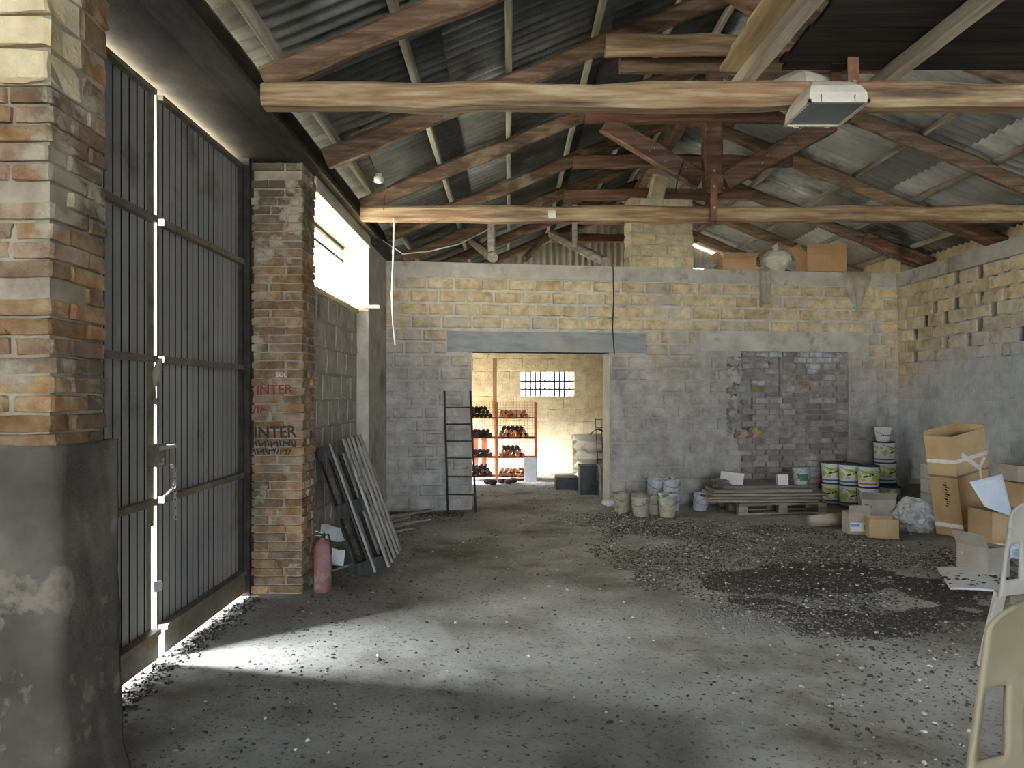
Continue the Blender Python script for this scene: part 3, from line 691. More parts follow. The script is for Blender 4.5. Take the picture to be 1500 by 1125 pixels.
# ================================================================== ROOF TIMBERS
TRUSS_Y = (4.75, 6.31, 7.87, 9.43, 10.99, 12.55, 14.1)
TL = {4.75: 'nearest roof truss, with a tie beam and a floodlight hung on it', 6.31: 'second roof truss from the camera, rafters and collar without tie beam',
      7.87: 'roof truss with king post, struts and a tie beam over mid floor', 9.43: 'rafter pair with red-brown collar just before the back wall',
      10.99: 'rafter pair above the top of the back wall', 12.55: 'rafter pair beyond the back wall, over the rear room', 14.1: 'farthest rafter pair, deep in the rear room roof'}
for ty in TRUSS_Y:
    tie = ty in (4.75, 7.87); rr = random.Random(int(ty * 100))
    t = thing('roof_truss', (RX, ty, 3.5), TL[ty], 'truss', 'roof trusses')
    zc = lambda x: ztop_l(x) - .085
    for xe, nm in ((-1.54, 0), (6.13, 1)):
        q = MB(); q.beam((xe, ty, zc(xe)), (RX + (.0 if nm else .0), ty, zc(RX)), .13, .16, .22, 12, .3, rnd=rr)
        q.build('rafter', 'dark_wood' if nm == 0 else 'brown_wood', t)
    if ty in (9.43, 10.99):                            # second timber scarfed under the right rafter foot
        q = MB(); q.beam((6.13, ty - .13, zc(6.13) - .01), (5.15, ty - .13, zc(5.15) - .02), .13, .17, .15, 5, .25, rnd=rr); q.build('rafter_splice', 'red_wood', t)
    q = MB(); q.beam((.80, ty - .10, 4.47), (3.52, ty - .10, 4.47), .11, .155, .18, 10, .15, rnd=rr)
    q.build('collar', 'tie_wood' if ty == 6.31 else 'red_wood', t)
    if ty == 6.31:
        q = MB(); q.beam((.95, ty + .12, 4.40), (3.4, ty + .12, 4.40), .08, .12, .15, 8, .15, rnd=rr); q.build('collar', 'brown_wood', t)
    if tie:
        q = MB(); q.beam((-1.545, ty, 3.468), (6.13, ty, 3.468), .15, .155, .22, 22, .16, rnd=rr); q.build('tie_beam', 'tie_wood', t)
        q = MB(); q.beam((RX - .05, ty - .06, 3.66), (RX - .05, ty - .06, 4.40), .19, .14, .08, 5, .1, up=(0, 1, 0), rnd=rr); q.build('king_post', 'red_wood', t)
        q = MB(); q.beam((RX - .05, ty + .02, 4.40), (RX, ty + .02, 5.02), .16, .12, .08, 5, .1, up=(0, 1, 0), rnd=rr); q.build('king_post', 'brown_wood', t)
        st = MB(); x = RX - .055
        st.box(x - .035, x + .035, ty - .145, ty - .13, 3.37, 3.95); st.box(x - .035, x + .035, ty - .145, ty + .10, 3.365, 3.38); st.box(x - .035, x + .035, ty + .09, ty + .105, 3.37, 3.8)
        st = st.build('strap', 'strap_red', t)
        for z in (3.5, 3.72, 3.88): MB().tube([(x, ty - .145, z), (x, ty - .165, z)], .012, 6).build('bolt', 'iron_bright', st)
        for sx, xe in ((-1, 1.0), (1, 3.36)):
            q = MB(); q.beam((RX - .05 + sx * .12, ty - .05, 3.80), (xe, ty - .05, 4.40), .11, .19, .06, 5, .1, rnd=rr); q.build('strut', 'red_wood', t)
            p0 = Vector((RX - .05 + sx * .12, ty - .108, 3.80)); p1 = Vector((xe, ty - .108, 4.40))
            nl = MB()
            for k in range(7): c = p0.lerp(p1, rr.uniform(.1, .85)) + Vector((0, 0, rr.uniform(-.05, .05))); nl.tube([c, c + Vector((0, -.008, 0))], .005, 5)
            nl = nl.build('nail_heads', 'iron_bright', t); nl['kind'] = 'stuff'
# battens of light wood left above the back wall
for (px0, py0, y0, px1, py1, y1, r, lab) in ((722, 377, 10.12, 690, 352, 12., .072, 'round log end resting on the back wall left of the post'),):
    q = MB(); q.tube([P(px0, py0, y0), P(706, 365, 11.), P(px1, py1, y1)], [r, r * .95, r * .85], 12); tag(q.build('log', 'purlin_wood', smooth=False), lab, 'log')
q = MB(); a = P(886, 383, 10.36); q.beam(a, P(808, 343, 12.45), .11, .12, .1, 6); tag(q.build('timber', 'purlin_wood'), 'squared pale timber slanting up from the back wall top', 'timber')
q = MB(); a = P(860, 378, 10.8); q.beam(P(798, 348, 11.9), P(768, 380, 11.), .07, .09, .1, 4); tag(q.build('timber', 'brown_wood'), 'thin brown timber crossing the slanting pale one', 'timber')
for (px, yy, z0, z1, w, lab) in ((720, 10.25, 3.50, 4.03, .10, 'short upright post standing on the round log end'), (842, 10.9, 3.70, 4.32, .075, 'slim upright post behind the mid tie beam'), (918, 11.05, 3.4, 4.5, .05, 'thin upright batten at the left of the block pier')):
    x = (px - VX) / F * yy; q = MB(); q.beam((x, yy, z0), (x, yy, z1), w, w, .1, 4, up=(0, 1, 0)); tag(q.build('post', 'purlin_wood'), lab, 'post', 'posts above the back wall')

# block pier carrying the ridge, on the back wall
upx0, upx1 = ub(920), ub(1020)
pc = bw((upx0 + upx1) / 2, -.15, ZT)
pr = MB().box(-.46, .46, -.13, .16, 0, 1.0).build('block_pier', 'tuff_mortar', origin=(0, 0, 0)); pr.location = pc; pr.rotation_euler = (0, 0, PHI); pr['_o'] = (0, 0, 0)
tag(pr, 'pale tuff block pier standing on the back wall under the ridge', 'pier')
PB = [block_mesh('pier_block', 'tuff_clean', .05, 70 + s) for s in range(4)]
lay_blocks(pr, 'block', PB, (-.475, -.13, 0), 0, 0, .95, 0, 1.0, .166, .37, .014, .015, .10, [(.66, .75, 0, .166)], rg)
lay_blocks(pr, 'side_block', PB, (-.46, .16, 0), -math.pi / 2, 0, .29, 0, 1.0, .166, .3, .014, .012, .08, [], rg)
q = MB(); q.beam((-.08, 0, .98), (.02, .02, 1.34), .26, .2, .06, 3, .2, up=(0, 1, 0)); q.build('capping_stone', 'tuff_clean', pr)

# ------------------------------------------------------------------ timber stored on the nearest truss
for i, (x, lab) in enumerate(((1.50, 'pale joist lying along the left edge of the black deck'), (2.40, 'pale joist crossing the middle of the black overhead deck'))):
    q = MB(); q.beam((x + .12, 1.6, 3.605), (x, 4.98, 3.605), .085, .10, .08, 10, .12); tag(q.build('joist', 'plank_pale'), lab, 'joist', 'joists on the nearest truss')
dk = thing('loft_deck', (3.1, 3.8, 3.658), 'black board deck overhead at top right, laid on pale joists', 'deck')
y = 2.2
while y < 4.75:
    w = rg.choice((.12, .15, .17, .21)); w = min(w, 4.80 - y)
    q = MB(); q.beam((1.72 + rg.uniform(-.03, .03), y + w / 2, 3.672), (4.6, y + w / 2, 3.672), w - rg.uniform(.004, .012), .026, .02, 4, .1); q.build('board', 'deck_black', dk); y += w
for i in range(8):
    x = 1.37 + .026 * i + rg.uniform(-.02, .02); q = MB(); ye = 4.80 - .055 * i + rg.uniform(-.03, .03)
    q.beam((x + .10 + .10, 1.7, 3.672 + .042 * i), (x + .10, ye, 3.672 + .042 * i), .22, .033, .05, 8, .12)
    tag(q.build('stored_board', 'plank_tan'), ['lowest', 'second', 'third', 'fourth', 'fifth', 'sixth', 'seventh', 'topmost'][i] + ' tan board of the stack stored overhead beside the deck', 'board', 'tan boards stored overhead')

# floodlights ----------------------------------------------------------
def floodlight(c, label, up, rz):
    t = thing('floodlight', c, label, 'floodlight', 'floodlights on the nearest truss'); C = Vector(c)
    q = MB()
    prof = [(-.165, -.19, 0), (.165, -.19, 0), (.165, .19, 0), (-.165, .19, 0)]
    lay = [(0, 1., 1.), (.05, .98, .98), (.10, .86, .86), (.145, .66, .62), (.16, .5, .45)]
    vs = []
    for z, kx, ky in lay:
        for x, y, _ in prof: vs.append((x * kx, y * ky + (1 - ky) * .05, z))
    fs = []
    for i in range(len(lay) - 1):
        for k in range(4): fs.append((i * 4 + k, i * 4 + (k + 1) % 4, (i + 1) * 4 + (k + 1) % 4, (i + 1) * 4 + k))
    fs.append((16, 17, 18, 19)); q.add(vs, fs)
    for x0, x1, y0, y1 in ((-.175, .175, -.2, -.18), (-.175, .175, .18, .2), (-.175, -.157, -.2, .2), (.157, .175, -.2, .2)): q.box(x0, x1, y0, y1, -.012, .006)
    parts = [(q, 'housing', 'lamp_white')]
    parts.append((MB().box(-.16, .16, -.185, .185, -.004, .004), 'glass', 'lamp_glass'))
    for x in (-.09, .10):
        parts.append((MB().box(x - .014, x + .014, -.212, -.196, -.016, .03), 'clip', 'lamp_white'))
        parts.append((MB().box(x - .014, x + .014, .196, .212, -.016, .03), 'clip', 'lamp_white'))
    parts.append((MB().box(-.02, .02, .10, .27, .11, .13), 'bracket', 'iron_dark'))
    for q, nm, mt in parts:
        if not up: q.v = [(v[0], v[1], .16 - v[2]) for v in q.v]; q.f = [tuple(reversed(f)) for f in q.f]
        o = bpy.data.objects.new(nm, q.mesh(nm, mt)); COL.objects.link(o); o.parent = t
    t.rotation_euler = (0, 0, rz); return t
fl = floodlight((1.86, 4.42, 3.245), 'white floodlight hung in front of the nearest tie beam, glass down', True, 0)
floodlight((1.93, 4.98, 3.548), 'white floodlight housing lying on top of the nearest tie beam', True, .5)

# sockets and loose cables
s = P(555, 268, 7.0); q = MB(); q.lathe([(.02, 0), (.045, .01), (.045, .05), (.03, .06), (.03, .085), (.012, .09)], 12, tuple(s)); so = tag(q.build('lamp_socket', 'porcelain', smooth=True), 'white lamp socket hanging under the left roof slope', 'lamp socket')
q = MB(); q.tube([s + Vector((0, 0, .09)), P(548, 246, 6.95), P(530, 200, 6.8)], .006, 5); q.v = [tuple(v) for v in q.v]; tt = q.build('cable', 'cable_black', None)
tt.parent = so; tt.matrix_parent_inverse = Matrix.Translation(-Vector(so.location))
s = P(803, 314, 7.78); q = MB(); q.tube([s, s + Vector((.075, -.005, .002))], .045, 12); bs = tag(q.build('socket_box', 'porcelain'), 'small white fitting on the front of the mid tie beam', 'fitting')
q = MB(); q.tube([P(577, 320, 7.79), P(577, 330, 7.76), P(576, 380, 7.75), P(574, 430, 7.76), P(576, 480, 7.75), P(579, 505, 7.75)], .009, 6)
tag(q.build('hanging_cable', 'cable_grey'), 'grey cable hanging down from the left end of the mid tie beam', 'cable')
q = MB(); q.tube([P(562, 308, 7.78), P(563, 290, 7.75), P(566, 274, 7.4), P(556, 262, 7.05)], .006, 5); tag(q.build('loose_cable', 'cable_black'), 'black cable from the tie beam up to the lamp socket', 'cable')
q = MB(); q.tube([P(718, 335, 10.2), P(672, 358, 9.8), P(630, 368, 9.6), P(590, 372, 9.4), P(560, 352, 9.42)], .008, 5); tag(q.build('slack_wire', 'cable_grey'), 'slack pale wire drooping above the left of the back wall', 'wire')
q = MB(); q.tube([P(1001, 236, 7.7), P(996, 250, 7.7), P(992, 266, 7.7), P(989, 283, 7.7)], .007, 5); tag(q.build('thin_chain', 'iron_dark'), 'thin twisted wire hanging from the left strut of the king post', 'wire')

# ------------------------------------------------------------------ things on top of the back wall
def carton(name, loc, size, rz, label, mat='carton', tilt=(0, 0), flaps=(), tapes=(), open_top=True, group=None, floor_=True, cat='box'):
    """cardboard box: four walls and a bottom, flaps = [(side, angle, length)], tapes = heights of tape bands"""
    w, d, h = size; t = .007
    r = thing(name, loc, label, cat, group); r.rotation_euler = (Matrix.Rotation(tilt[1], 3, 'Y') @ Matrix.Rotation(tilt[0], 3, 'X') @ Matrix.Rotation(rz, 3, 'Z')).to_euler()
    def part(q, nm, mt):
        o = bpy.data.objects.new(nm, q.mesh(nm, mt)); COL.objects.link(o); o.parent = r; return o
    q = MB(); W, D = w / 2, d / 2
    q.box(-W, W, -D, -D + t, 0, h); q.box(-W, W, D - t, D, 0, h); q.box(-W, -W + t, -D + t, D - t, 0, h); q.box(W - t, W, -D + t, D - t, 0, h); q.box(-W, W, -D, D, 0, t)
    if not open_top: q.box(-W, W, -D, D, h - t, h)
    part(q, 'body', mat)
    for side, ang, ln in flaps:
        ca, sa = math.cos(ang), math.sin(ang); q = MB()      # ang 0 = straight up, positive = outwards
        if side in 'fb':
            s = -1 if side == 'f' else 1
            q.obox((0, s * (D + sa * ln / 2), h + ca * ln / 2), (W, 0, 0), (0, s * sa * ln / 2, ca * ln / 2), (0, t / 2 * ca, -s * t / 2 * sa))
        else:
            s = -1 if side == 'l' else 1
            q.obox((s * (W + sa * ln / 2), 0, h + ca * ln / 2), (0, D, 0), (s * sa * ln / 2, 0, ca * ln / 2), (t / 2 * ca, 0, -s * t / 2 * sa))
        part(q, 'flap', mat)
    for z, hh, mt in tapes:
        q = MB(); e = .0015
        q.box(-W - e, W + e, -D - e, -D, z, z + hh); q.box(-W - e, -W, -D, D, z, z + hh); part(q, 'tape', mt)
    return r
def on_wall(px, d=0.12): p = bw(ub(px), -d, ZT); return p
carton('cardboard_box', on_wall(1081), (.52, .34, .17), PHI, 'open tan cardboard box on the back wall beside the pier', 'carton_orange', flaps=(('f', .9, .10), ('l', .7, .1), ('r', .35, .13)))
carton('cardboard_box', on_wall(1209), (.58, .40, .24), PHI - .12, 'orange-brown cardboard box at the right on the back wall', 'carton_orange', flaps=(('f', -.05, .17), ('l', .6, .2), ('b', .2, .15)))
def lump(name, loc, size, mat, label, cat, seed=0, sub=3, amp=.18, flat=True, group=None, fr=2.2, rz=0):
    import bmesh
    bm = bmesh.new(); bmesh.ops.create_icosphere(bm, subdivisions=sub, radius=1)
    for v in bm.verts:
        n = mnoise.noise(v.co * fr + Vector((seed, seed * 2, 0))) + .5 * mnoise.noise(v.co * fr * 2.7 + Vector((seed, 0, 3)))
        v.co *= 1 + amp * n
        v.co = Vector((v.co.x * size[0] / 2, v.co.y * size[1] / 2, v.co.z * size[2] / 2 + size[2] / 2))
        if flat and v.co.z < size[2] * .10: v.co.z = 0.0
    me = bpy.data.meshes.new(name); bm.to_mesh(me); bm.free(); me.materials.append(MATS[mat])
    o = bpy.data.objects.new(name, me); COL.objects.link(o); o.location = loc; o.rotation_euler = (0, 0, rz); return tag(o, label, cat, group)
lump('stone_block', on_wall(1045), (.22, .2, .17), 'concrete', 'small rough stone between the pier and the tan box', 'stone', 3)
sk = lump('sack', on_wall(1142), (.46, .34, .34), 'sack_white', 'whitish tied sack between two cardboard boxes on the back wall', 'sack', 5, amp=.14)
q = MB(); q.tube([(0, 0, .28), (.01, 0, .36), (-.02, .0, .40)], [.09, .035, .06], 8)
o = bpy.data.objects.new('tied_neck', q.mesh('tied_neck', 'sack_white', True)); COL.objects.link(o); o.parent = sk
def rag(name, px0, px1, py0, py1, label, seed, taper):
    u0, u1 = ub(px0), ub(px1); z1 = zb((px0 + px1) / 2, py1)
    def fn(u, v):
        uu = u0 + (u1 - u0) * (u * (1 - taper * v) + taper * v * .55)
        d = .05 + .02 * math.sin(u * 14 + seed) * (.4 + v) + .01 * math.sin(v * 9 + u * 5)
        z = ZT + .012 - (ZT - z1) * v * (1 - .25 * abs(u - .55))
        if v < .12: d = .05 - (.12 - v) * 2.2; z = ZT + .015
        return bw(uu, d, z)
    q = MB(); q.grid(fn, 16, 18, thick=.004); return tag(q.build(name, 'cloth_beige', smooth=True), label, 'cloth')
rag('hanging_cloth', 1109, 1126, 395, 447, 'narrow grey rag hanging over the back wall below the sack', 1, .15)
rag('hanging_cloth', 1228, 1276, 398, 460, 'wide pointed rag hanging over the back wall below the orange box', 4, .75)

# ================================================================== REAR ROOM THINGS
rk = thing('storage_rack', (-.12, 13.85, 0), 'rust-red metal rack with wire grid back seen through the doorway', 'rack')
RX0, RX1, RY0, RY1 = -.80, .50, 13.65, 14.05; shelves = (.07, .42, .78, 1.14)
for x in (RX0, -.22, RX1):
    for y in (RY0, RY1): q = MB(); q.box(x - .02, x + .02, y - .02, y + .02, 0, 1.42); q.build('post', 'rust_red', rk)
for z in shelves: q = MB(); q.box(RX0, RX1, RY0, RY1, z - .015, z); q.build('shelf', 'rust_red', rk)
q = MB()
for i in range(27): x = RX0 + (RX1 - RX0) * i / 26; q.box(x - .003, x + .003, RY1 + .0, RY1 + .006, .08, 1.44)
for i in range(28): z = .1 + 1.32 * i / 27; q.box(RX0, RX1, RY1 - .003, RY1 + .003, z - .003, z + .003)
wq_ = q.build('wire_grid', 'rust_red', rk); wq_['kind'] = 'stuff'
lg = [MB().tube([(0, -.16, 0), (0, .16, 0)], [.034, .036], 7).mesh('log', 'log_red'), MB().tube([(0, -.16, 0), (0, .16, 0)], [.04, .036], 7).mesh('log', 'log_dark')]
def pile(x0, x1, z, rows, dark, what):
    for r_ in range(rows):
        x = x0 + .04 + r_ * .03
        while x < x1 - .04 - r_ * .05:
            k = 1 if (dark == 2 or (dark == 1 and r_ == rows - 1)) else 0
            o = bpy.data.objects.new('firewood_log', lg[k]); COL.objects.link(o); o.location = (x, 13.83 + rg.uniform(-.03, .03), z + .038 + r_ * .066)
            o.rotation_euler = (rg.uniform(-.03, .03), rg.uniform(0, 6), rg.uniform(-.1, .1)); x += .078
            tag(o, ('dark' if k else 'reddish') + ' short log ' + what, 'log', 'short logs on the rust-red rack')
for si, z in enumerate(shelves):
    nm = ['on the bottom', 'on the second lowest', 'on the third', 'on the top'][si] + ' shelf of the rust-red rack, '
    pile(RX0 + .03, -.26, z, (3, 2, 2, 3)[si], (2, 2, 2, 2)[si], nm + 'left bay')
    pile(-.18, RX1 - .10 - .1 * (si == 1), z, (2, 3, 3, 2)[si], (0, 1, 1, 0)[si], nm + 'right bay')
for i, (x, lab) in enumerate(((-.62, 'left'), (-.46, 'right'))):
    tag(MB().box(x - .05, x + .05, 14.09, 14.12, 0, .85).build('red_panel', 'panel_red'), lab + ' of two salmon panels standing behind the rack', 'panel')
tag(MB().box(.28, .5, 13.52, 13.6, .0, .42).build('white_crate', 'plastic_white'), 'white crate standing against the right end of the rack', 'crate')
q = MB(); q.beam((P(724, 600, 13.5).x, 14.3, 0), (P(724, 600, 14.).x, 14.3, P(724, 525, 14.3).z), .075, .05, .05, 6, .1, up=(0, 1, 0)); tag(q.build('upright_plank', 'carton_orange'), 'tall orange-tan plank standing behind the rust-red rack', 'plank')
for i, (px, py) in enumerate(((715, 703), (735, 702), (752, 701), (722, 704), (745, 703))):
    g = G(px, py + 6); lump('rubble_stone', g, (.16, .14, .09), 'log_dark', ['first', 'third', 'fifth', 'second', 'fourth'][i] + ' dark lump from the left on the floor before the rack', 'stone', i, 2)
# ribbed tank
tk = thing('ribbed_tank', (1.56, 13.1, .12), 'whitish ribbed round tank in the rear room', 'tank')
prof = []
for i in range(33):
    z = .72 * i / 32; prof.append((.40 + .034 * math.cos(2 * math.pi * z / .18), z + .12))
q = MB(); q.lathe(prof, 36, (1.56, 13.1, 0)); q.build('body', 'tank_white', tk, smooth=True)
q = MB(); q.lathe([(.43, .83), (.44, .845), (.43, .86), (.38, .86)], 36, (1.56, 13.1, 0)); q.build('rim', 'tank_white', tk)
q = MB(); q.grid(lambda u, v: (1.42 + .28 * u, 13.0 + .2 * v, .865 + .12 * math.sin(math.pi * u) * (1 - .3 * v)), 8, 3, thick=.01); q.build('loose_lid', 'iron_dark', tk)
q = MB(); q.box(.85, 2.0, 12.7, 13.55, .0, .12); tag(q.build('plinth_slab', 'dark_crate'), 'low dark slab under the ribbed tank', 'slab')
tag(MB().box(.78, 1.15, 12.35, 12.75, 0, .20).build('dark_plank_stack', 'dark_crate'), 'low dark wooden block left of the ribbed tank', 'block')
q = MB(); q.box(1.12, 1.38, 11.75, 12.05, 0, .44); q.box(1.11, 1.39, 11.74, 12.06, .44, .455); tag(q.build('dark_crate', 'dark_crate'), 'dark upright crate before the ribbed tank', 'crate')
cr = thing('grey_crate', (1.62, 11.6, 0), 'battered grey slatted crate beside the right door jamb', 'crate')
for z in (.02, .17, .32): MB().box(1.40, 1.84, 11.4, 11.42, z, z + .13).build('slat', 'grey_crate', cr)
for x in (1.40, 1.82):
    MB().box(x, x + .03, 11.42, 11.8, 0, .46).build('side', 'grey_crate', cr)
MB().box(1.39, 1.86, 11.39, 11.82, .46, .48).build('top', 'grey_crate', cr)
tr = thing('wire_trellis', (1.62, 12.1, 0), 'thin wire grid panel behind the right door jamb', 'wire panel')
for i in range(5): x = 1.44 + .09 * i; MB().tube([(x + .02, 12.1, 0), (x - .03, 12.2, 1.18)], .006, 5).build('wire', 'iron_dark', tr)
for i in range(9): z = .12 + i * .13; MB().tube([(1.43 - .03 * z / 1.18 + .01, 12.1 + .1 * z / 1.18, z), (1.82, 12.1 + .1 * z / 1.18, z)], .005, 5).build('wire', 'iron_dark', tr)
q = MB(); q.obox((P(818, 665, 15.).x, 15.03, .34), (.28, 0, 0), (0, .05, .34), (0, .012, -.002)); tag(q.build('tan_board', 'tuff_clean'), 'plain tan panel leaning on the rear wall below the barred opening', 'panel')
lump('foam_splash', bw(ud1 - .0, .15, 0), (.30, .24, .13), 'foam_white', 'white foam blob at the foot of the right door jamb', 'foam', 8)

# ================================================================== MAIN ROOM THINGS
# iron ladder -----------------------------------------------------------
ld = thing('ladder', (-.66, 10.05, 0), 'thin dark iron ladder leaning beside the doorway', 'ladder')
a0, a1 = G(656, 750), P(651, 573, 10.22); c0, c1 = G(697, 751), P(689, 573, 10.26)
for p0, p1 in ((a0, a1), (c0, c1)): MB().tube([p0, p1], .014, 8).build('rail', 'iron_dark', ld)
for py in (597, 622, 647, 672, 699, 725):
    f = (750.5 - py) / 177.5; MB().tube([a0.lerp(a1, f), c0.lerp(c1, f)], .009, 6).build('rung', 'iron_dark', ld)

# pallet leaning on the left wall ---------------------------------------
def pallet(name, M4, label, mat='pallet_wood', dark='pallet_dark', cat='pallet', L_=1.2, W_=.8, bwid=(.105, .09)):
    """local x = length, y = width, z = thickness; M4 places it"""
    t = thing(name, (0, 0, 0), label, cat); t.matrix_world = M4
    def part(q, nm, mt):
        o = bpy.data.objects.new(nm, q.mesh(nm, mt)); COL.objects.link(o); o.parent = t
    for k in range(5): y = -W_ / 2 + .05 + (W_ - .10) * k / 4; q = MB(); q.beam((0, y, .133), (L_, y, .133), bwid[0] if k % 2 == 0 else bwid[1], .022, .05, 3); part(q, 'deck_board', mat)
    for x in (.06, L_ / 2, L_ - .06): q = MB(); q.beam((x, -W_ / 2, .11), (x, W_ / 2, .11), .12, .022, .02, 2); part(q, 'cross_board', dark)
    for x in (.06, L_ / 2, L_ - .06):
        for y in (-W_ / 2 + .05, 0, W_ / 2 - .05): q = MB(); q.box(x - .06, x + .06, y - .045, y + .045, .022, .10); part(q, 'block', dark)
    for y in (-W_ / 2 + .05, 0, W_ / 2 - .05): q = MB(); q.beam((0, y, .011), (L_, y, .011), .10, .022, .03, 2); part(q, 'bottom_board', mat)
    return t
def frame(o, x, z): x = Vector(x).normalized(); z = Vector(z); z = (z - x * z.dot(x)).normalized(); y = z.cross(x); m = Matrix((x, y, z)).transposed().to_4x4(); m.translation = Vector(o); return m
top = Vector((-1.53, 6.98, .98)); bot = Vector((-1.19, 6.98, .02)); ax = (top - bot)
nrm = Vector((ax.z, 0, -ax.x)).normalized()
pallet('leaning_pallet', frame(bot - nrm * .015 + Vector((.02, .02, .0)), ax, nrm), 'front of two dark wooden pallets leaning on the left wall', bwid=(.07, .04))
pallet('leaning_pallet', frame(bot - nrm * .17 + Vector((.02, .05, .0)), ax, nrm), 'rear pallet tucked behind the other on the left wall', 'pallet_dark')
for i in range(9):
    a = G(548 + 3 * i, 795 - 4 * i) + Vector((-.1, 0, .03 + .014 * (i % 4))); an = R(rg.uniform(35, 60)); l = rg.uniform(.5, .85)
    q = MB(); q.beam(a, a + Vector((math.cos(an) * l, math.sin(an) * l, .02)), .06, .025, .08, 3)
    tag(q.build('scrap_batten', 'board_grey'), 'weathered batten in the loose pile behind the leaning pallets', 'batten', 'loose battens behind the leaning pallets')
for i, (px, py, w) in enumerate(((478, 812, .30), (487, 795, .24), (470, 780, .2))):
    g = G(px, py + 30); q = MB(); q.grid(lambda u, v: (g.x - w / 2 + w * u, g.y + .25 * v * w, .10 + .12 * i + .12 * v + .02 * math.sin(5 * u + i)), 5, 4, thick=.004)
    tag(q.build('torn_card', 'carton_white'), ['lower', 'middle', 'upper'][i] + ' torn pale card caught behind the fire extinguisher', 'card')
for i in range(3):
    q = MB(); a = G(484 + 4 * i, 838 - 4 * i); q.beam(a + Vector((0, 0, .015)), a + Vector((.22, .42, .02)), .05, .02, .05, 2)
    tag(q.build('scrap_batten', 'board_grey'), 'short pale batten on the floor right of the fire extinguisher', 'batten', 'short battens beside the extinguisher')
# fire extinguisher ------------------------------------------------------
g = Vector((-1.50, 6.06, 0)); fe = thing('fire_extinguisher', g, 'faded red fire extinguisher at the foot of the brick pillar', 'fire extinguisher')
q = MB(); q.lathe([(.066, 0), (.07, .012), (.07, .34), (.064, .375), (.045, .40), (.022, .412), (.022, .43)], 20, g); q.build('cylinder', 'ext_red', fe, smooth=True)
q = MB(); q.tube([g + Vector((0, 0, .42)), g + Vector((0, 0, .465))], .02, 8); q.build('valve', 'iron_dark', fe)
q = MB(); q.beam(g + Vector((.01, 0, .46)), g + Vector((-.055, -.03, .49)), .018, .008); q.beam(g + Vector((.01, 0, .445)), g + Vector((-.05, -.03, .455)), .018, .008); q.build('handle', 'iron_bright', fe)
q = MB(); q.tube([g + Vector((.02, 0, .45)), g + Vector((.05, -.02, .46)), g + Vector((.065, -.02, .40)), g + Vector((.073, -.02, .3))], .008, 6); q.build('hose', 'cable_black', fe)

# buckets ------------------------------------------------------------------
def bucket_parts(mat, lid, r0, r1, h, extra=None):
    root = bpy.data.objects.new('paint_bucket', None)
    out = []
    q = MB()
    if lid: q.lathe([(r0 * .97, 0), (r0, .006), (r1, h - .03), (r1 + .005, h - .028), (r1 + .005, h - .01)], 28)
    else: q.lathe([(r0 * .97, 0), (r0, .006), (r1, h - .05), (r1 + .006, h - .048), (r1 + .004, h - .03), (r1 + .004, h), (r1 - .004, h), (r1 - .006, h - .03), (r0 - .006, .012), (.001, .012)], 24)
    out.append(('body', q.mesh('body', mat, False)))
    if lid: q = MB(); q.lathe([(r1 + .008, h - .018), (r1 + .009, h), (r1 - .004, h + .003), (r1 - .012, h - .004)], 28); out.append(('lid', q.mesh('lid', lid)))
    pts = [(math.cos(a) * (r1 + .008), -math.sin(a) * .035 - .0, h - .045 - math.sin(a) * .06) for a in [math.pi * k / 10 for k in range(11)]]
    pts = [(x, y - math.sqrt(max(0, (r1 + .008) ** 2 - x * x)), z) for x, y, z in pts]
    q = MB(); q.tube(pts, .0025, 4); out.append(('handle', q.mesh('handle', 'iron_dark')))
    if extra: out += extra
    return out
KIND = {'paint': bucket_parts('print_teal', 'lid_dark', .128, .140, .295), 'paint_red': bucket_parts('print_red', 'lid_dark', .128, .140, .295),
        'small': bucket_parts('plastic_white', None, .082, .108, .20), 'dirty': bucket_parts('bucket_dirty', None, .095, .118, .25), 'grey': bucket_parts('bucket_grey', None, .09, .112, .22)}
def bucket(kind, x, y, z, rz, label, group, tilt=(0, 0), extra=()):
    r = thing('paint_bucket' if 'paint' in kind else 'bucket', (x, y, z), label, 'bucket', group); r.rotation_euler = (tilt[0], tilt[1], rz)
    for nm, me in KIND[kind] + list(extra): o = bpy.data.objects.new(nm, me); COL.objects.link(o); o.parent = r
    return r
q = MB()
for k in range(6): a = R(-125 + 14 * k); q.obox((math.cos(a) * .0955, math.sin(a) * .0955, .085 + .012 * math.sin(k / 5 * math.pi)), (-math.sin(a) * .009, math.cos(a) * .009, 0), (0, 0, .012), (math.cos(a) * .002, math.sin(a) * .002, 0))
SMALLX = [('red_lettering', q.mesh('red_lettering', 'red_print'))]
gp = 'printed paint buckets stacked in the right corner'
c1, c2, c3, c4, t0 = (4.70, 10.93), (4.85, 10.69), (5.00, 10.44), (5.33, 10.50), (5.47, 10.90)
H = .298
bucket('paint', *c1, 0, -.1, 'lower bucket of the leftmost lime-splashed pair', gp); bucket('paint', *c1, H, .1, 'upper bucket of the leftmost lime-splashed pair', gp)
bucket('paint', *c2, 0, .5, 'lower bucket of the middle lime-splashed pair', gp); bucket('paint', *c2, H, .2, 'upper bucket of the middle lime-splashed pair', gp)
bucket('paint', *c3, 0, .1, 'lower bucket of the front pair, below the red-banded one', gp); bucket('paint_red', *c3, H, -.1, 'lime-splashed paint bucket with a red foot band', gp)
bucket('paint', *c4, 0, -.2, 'single lime-splashed bucket standing at the right of the stacks', gp)
bucket('paint', *t0, 0, 1.2, 'bottom bucket of the tall tower, half hidden by the single bucket', gp); bucket('paint', *t0, H, .7, 'second bucket of the tall tower', gp); bucket('paint', t0[0] - .02, t0[1], 2 * H, 1., 'third bucket of the tall tower, under the small white tub', gp)
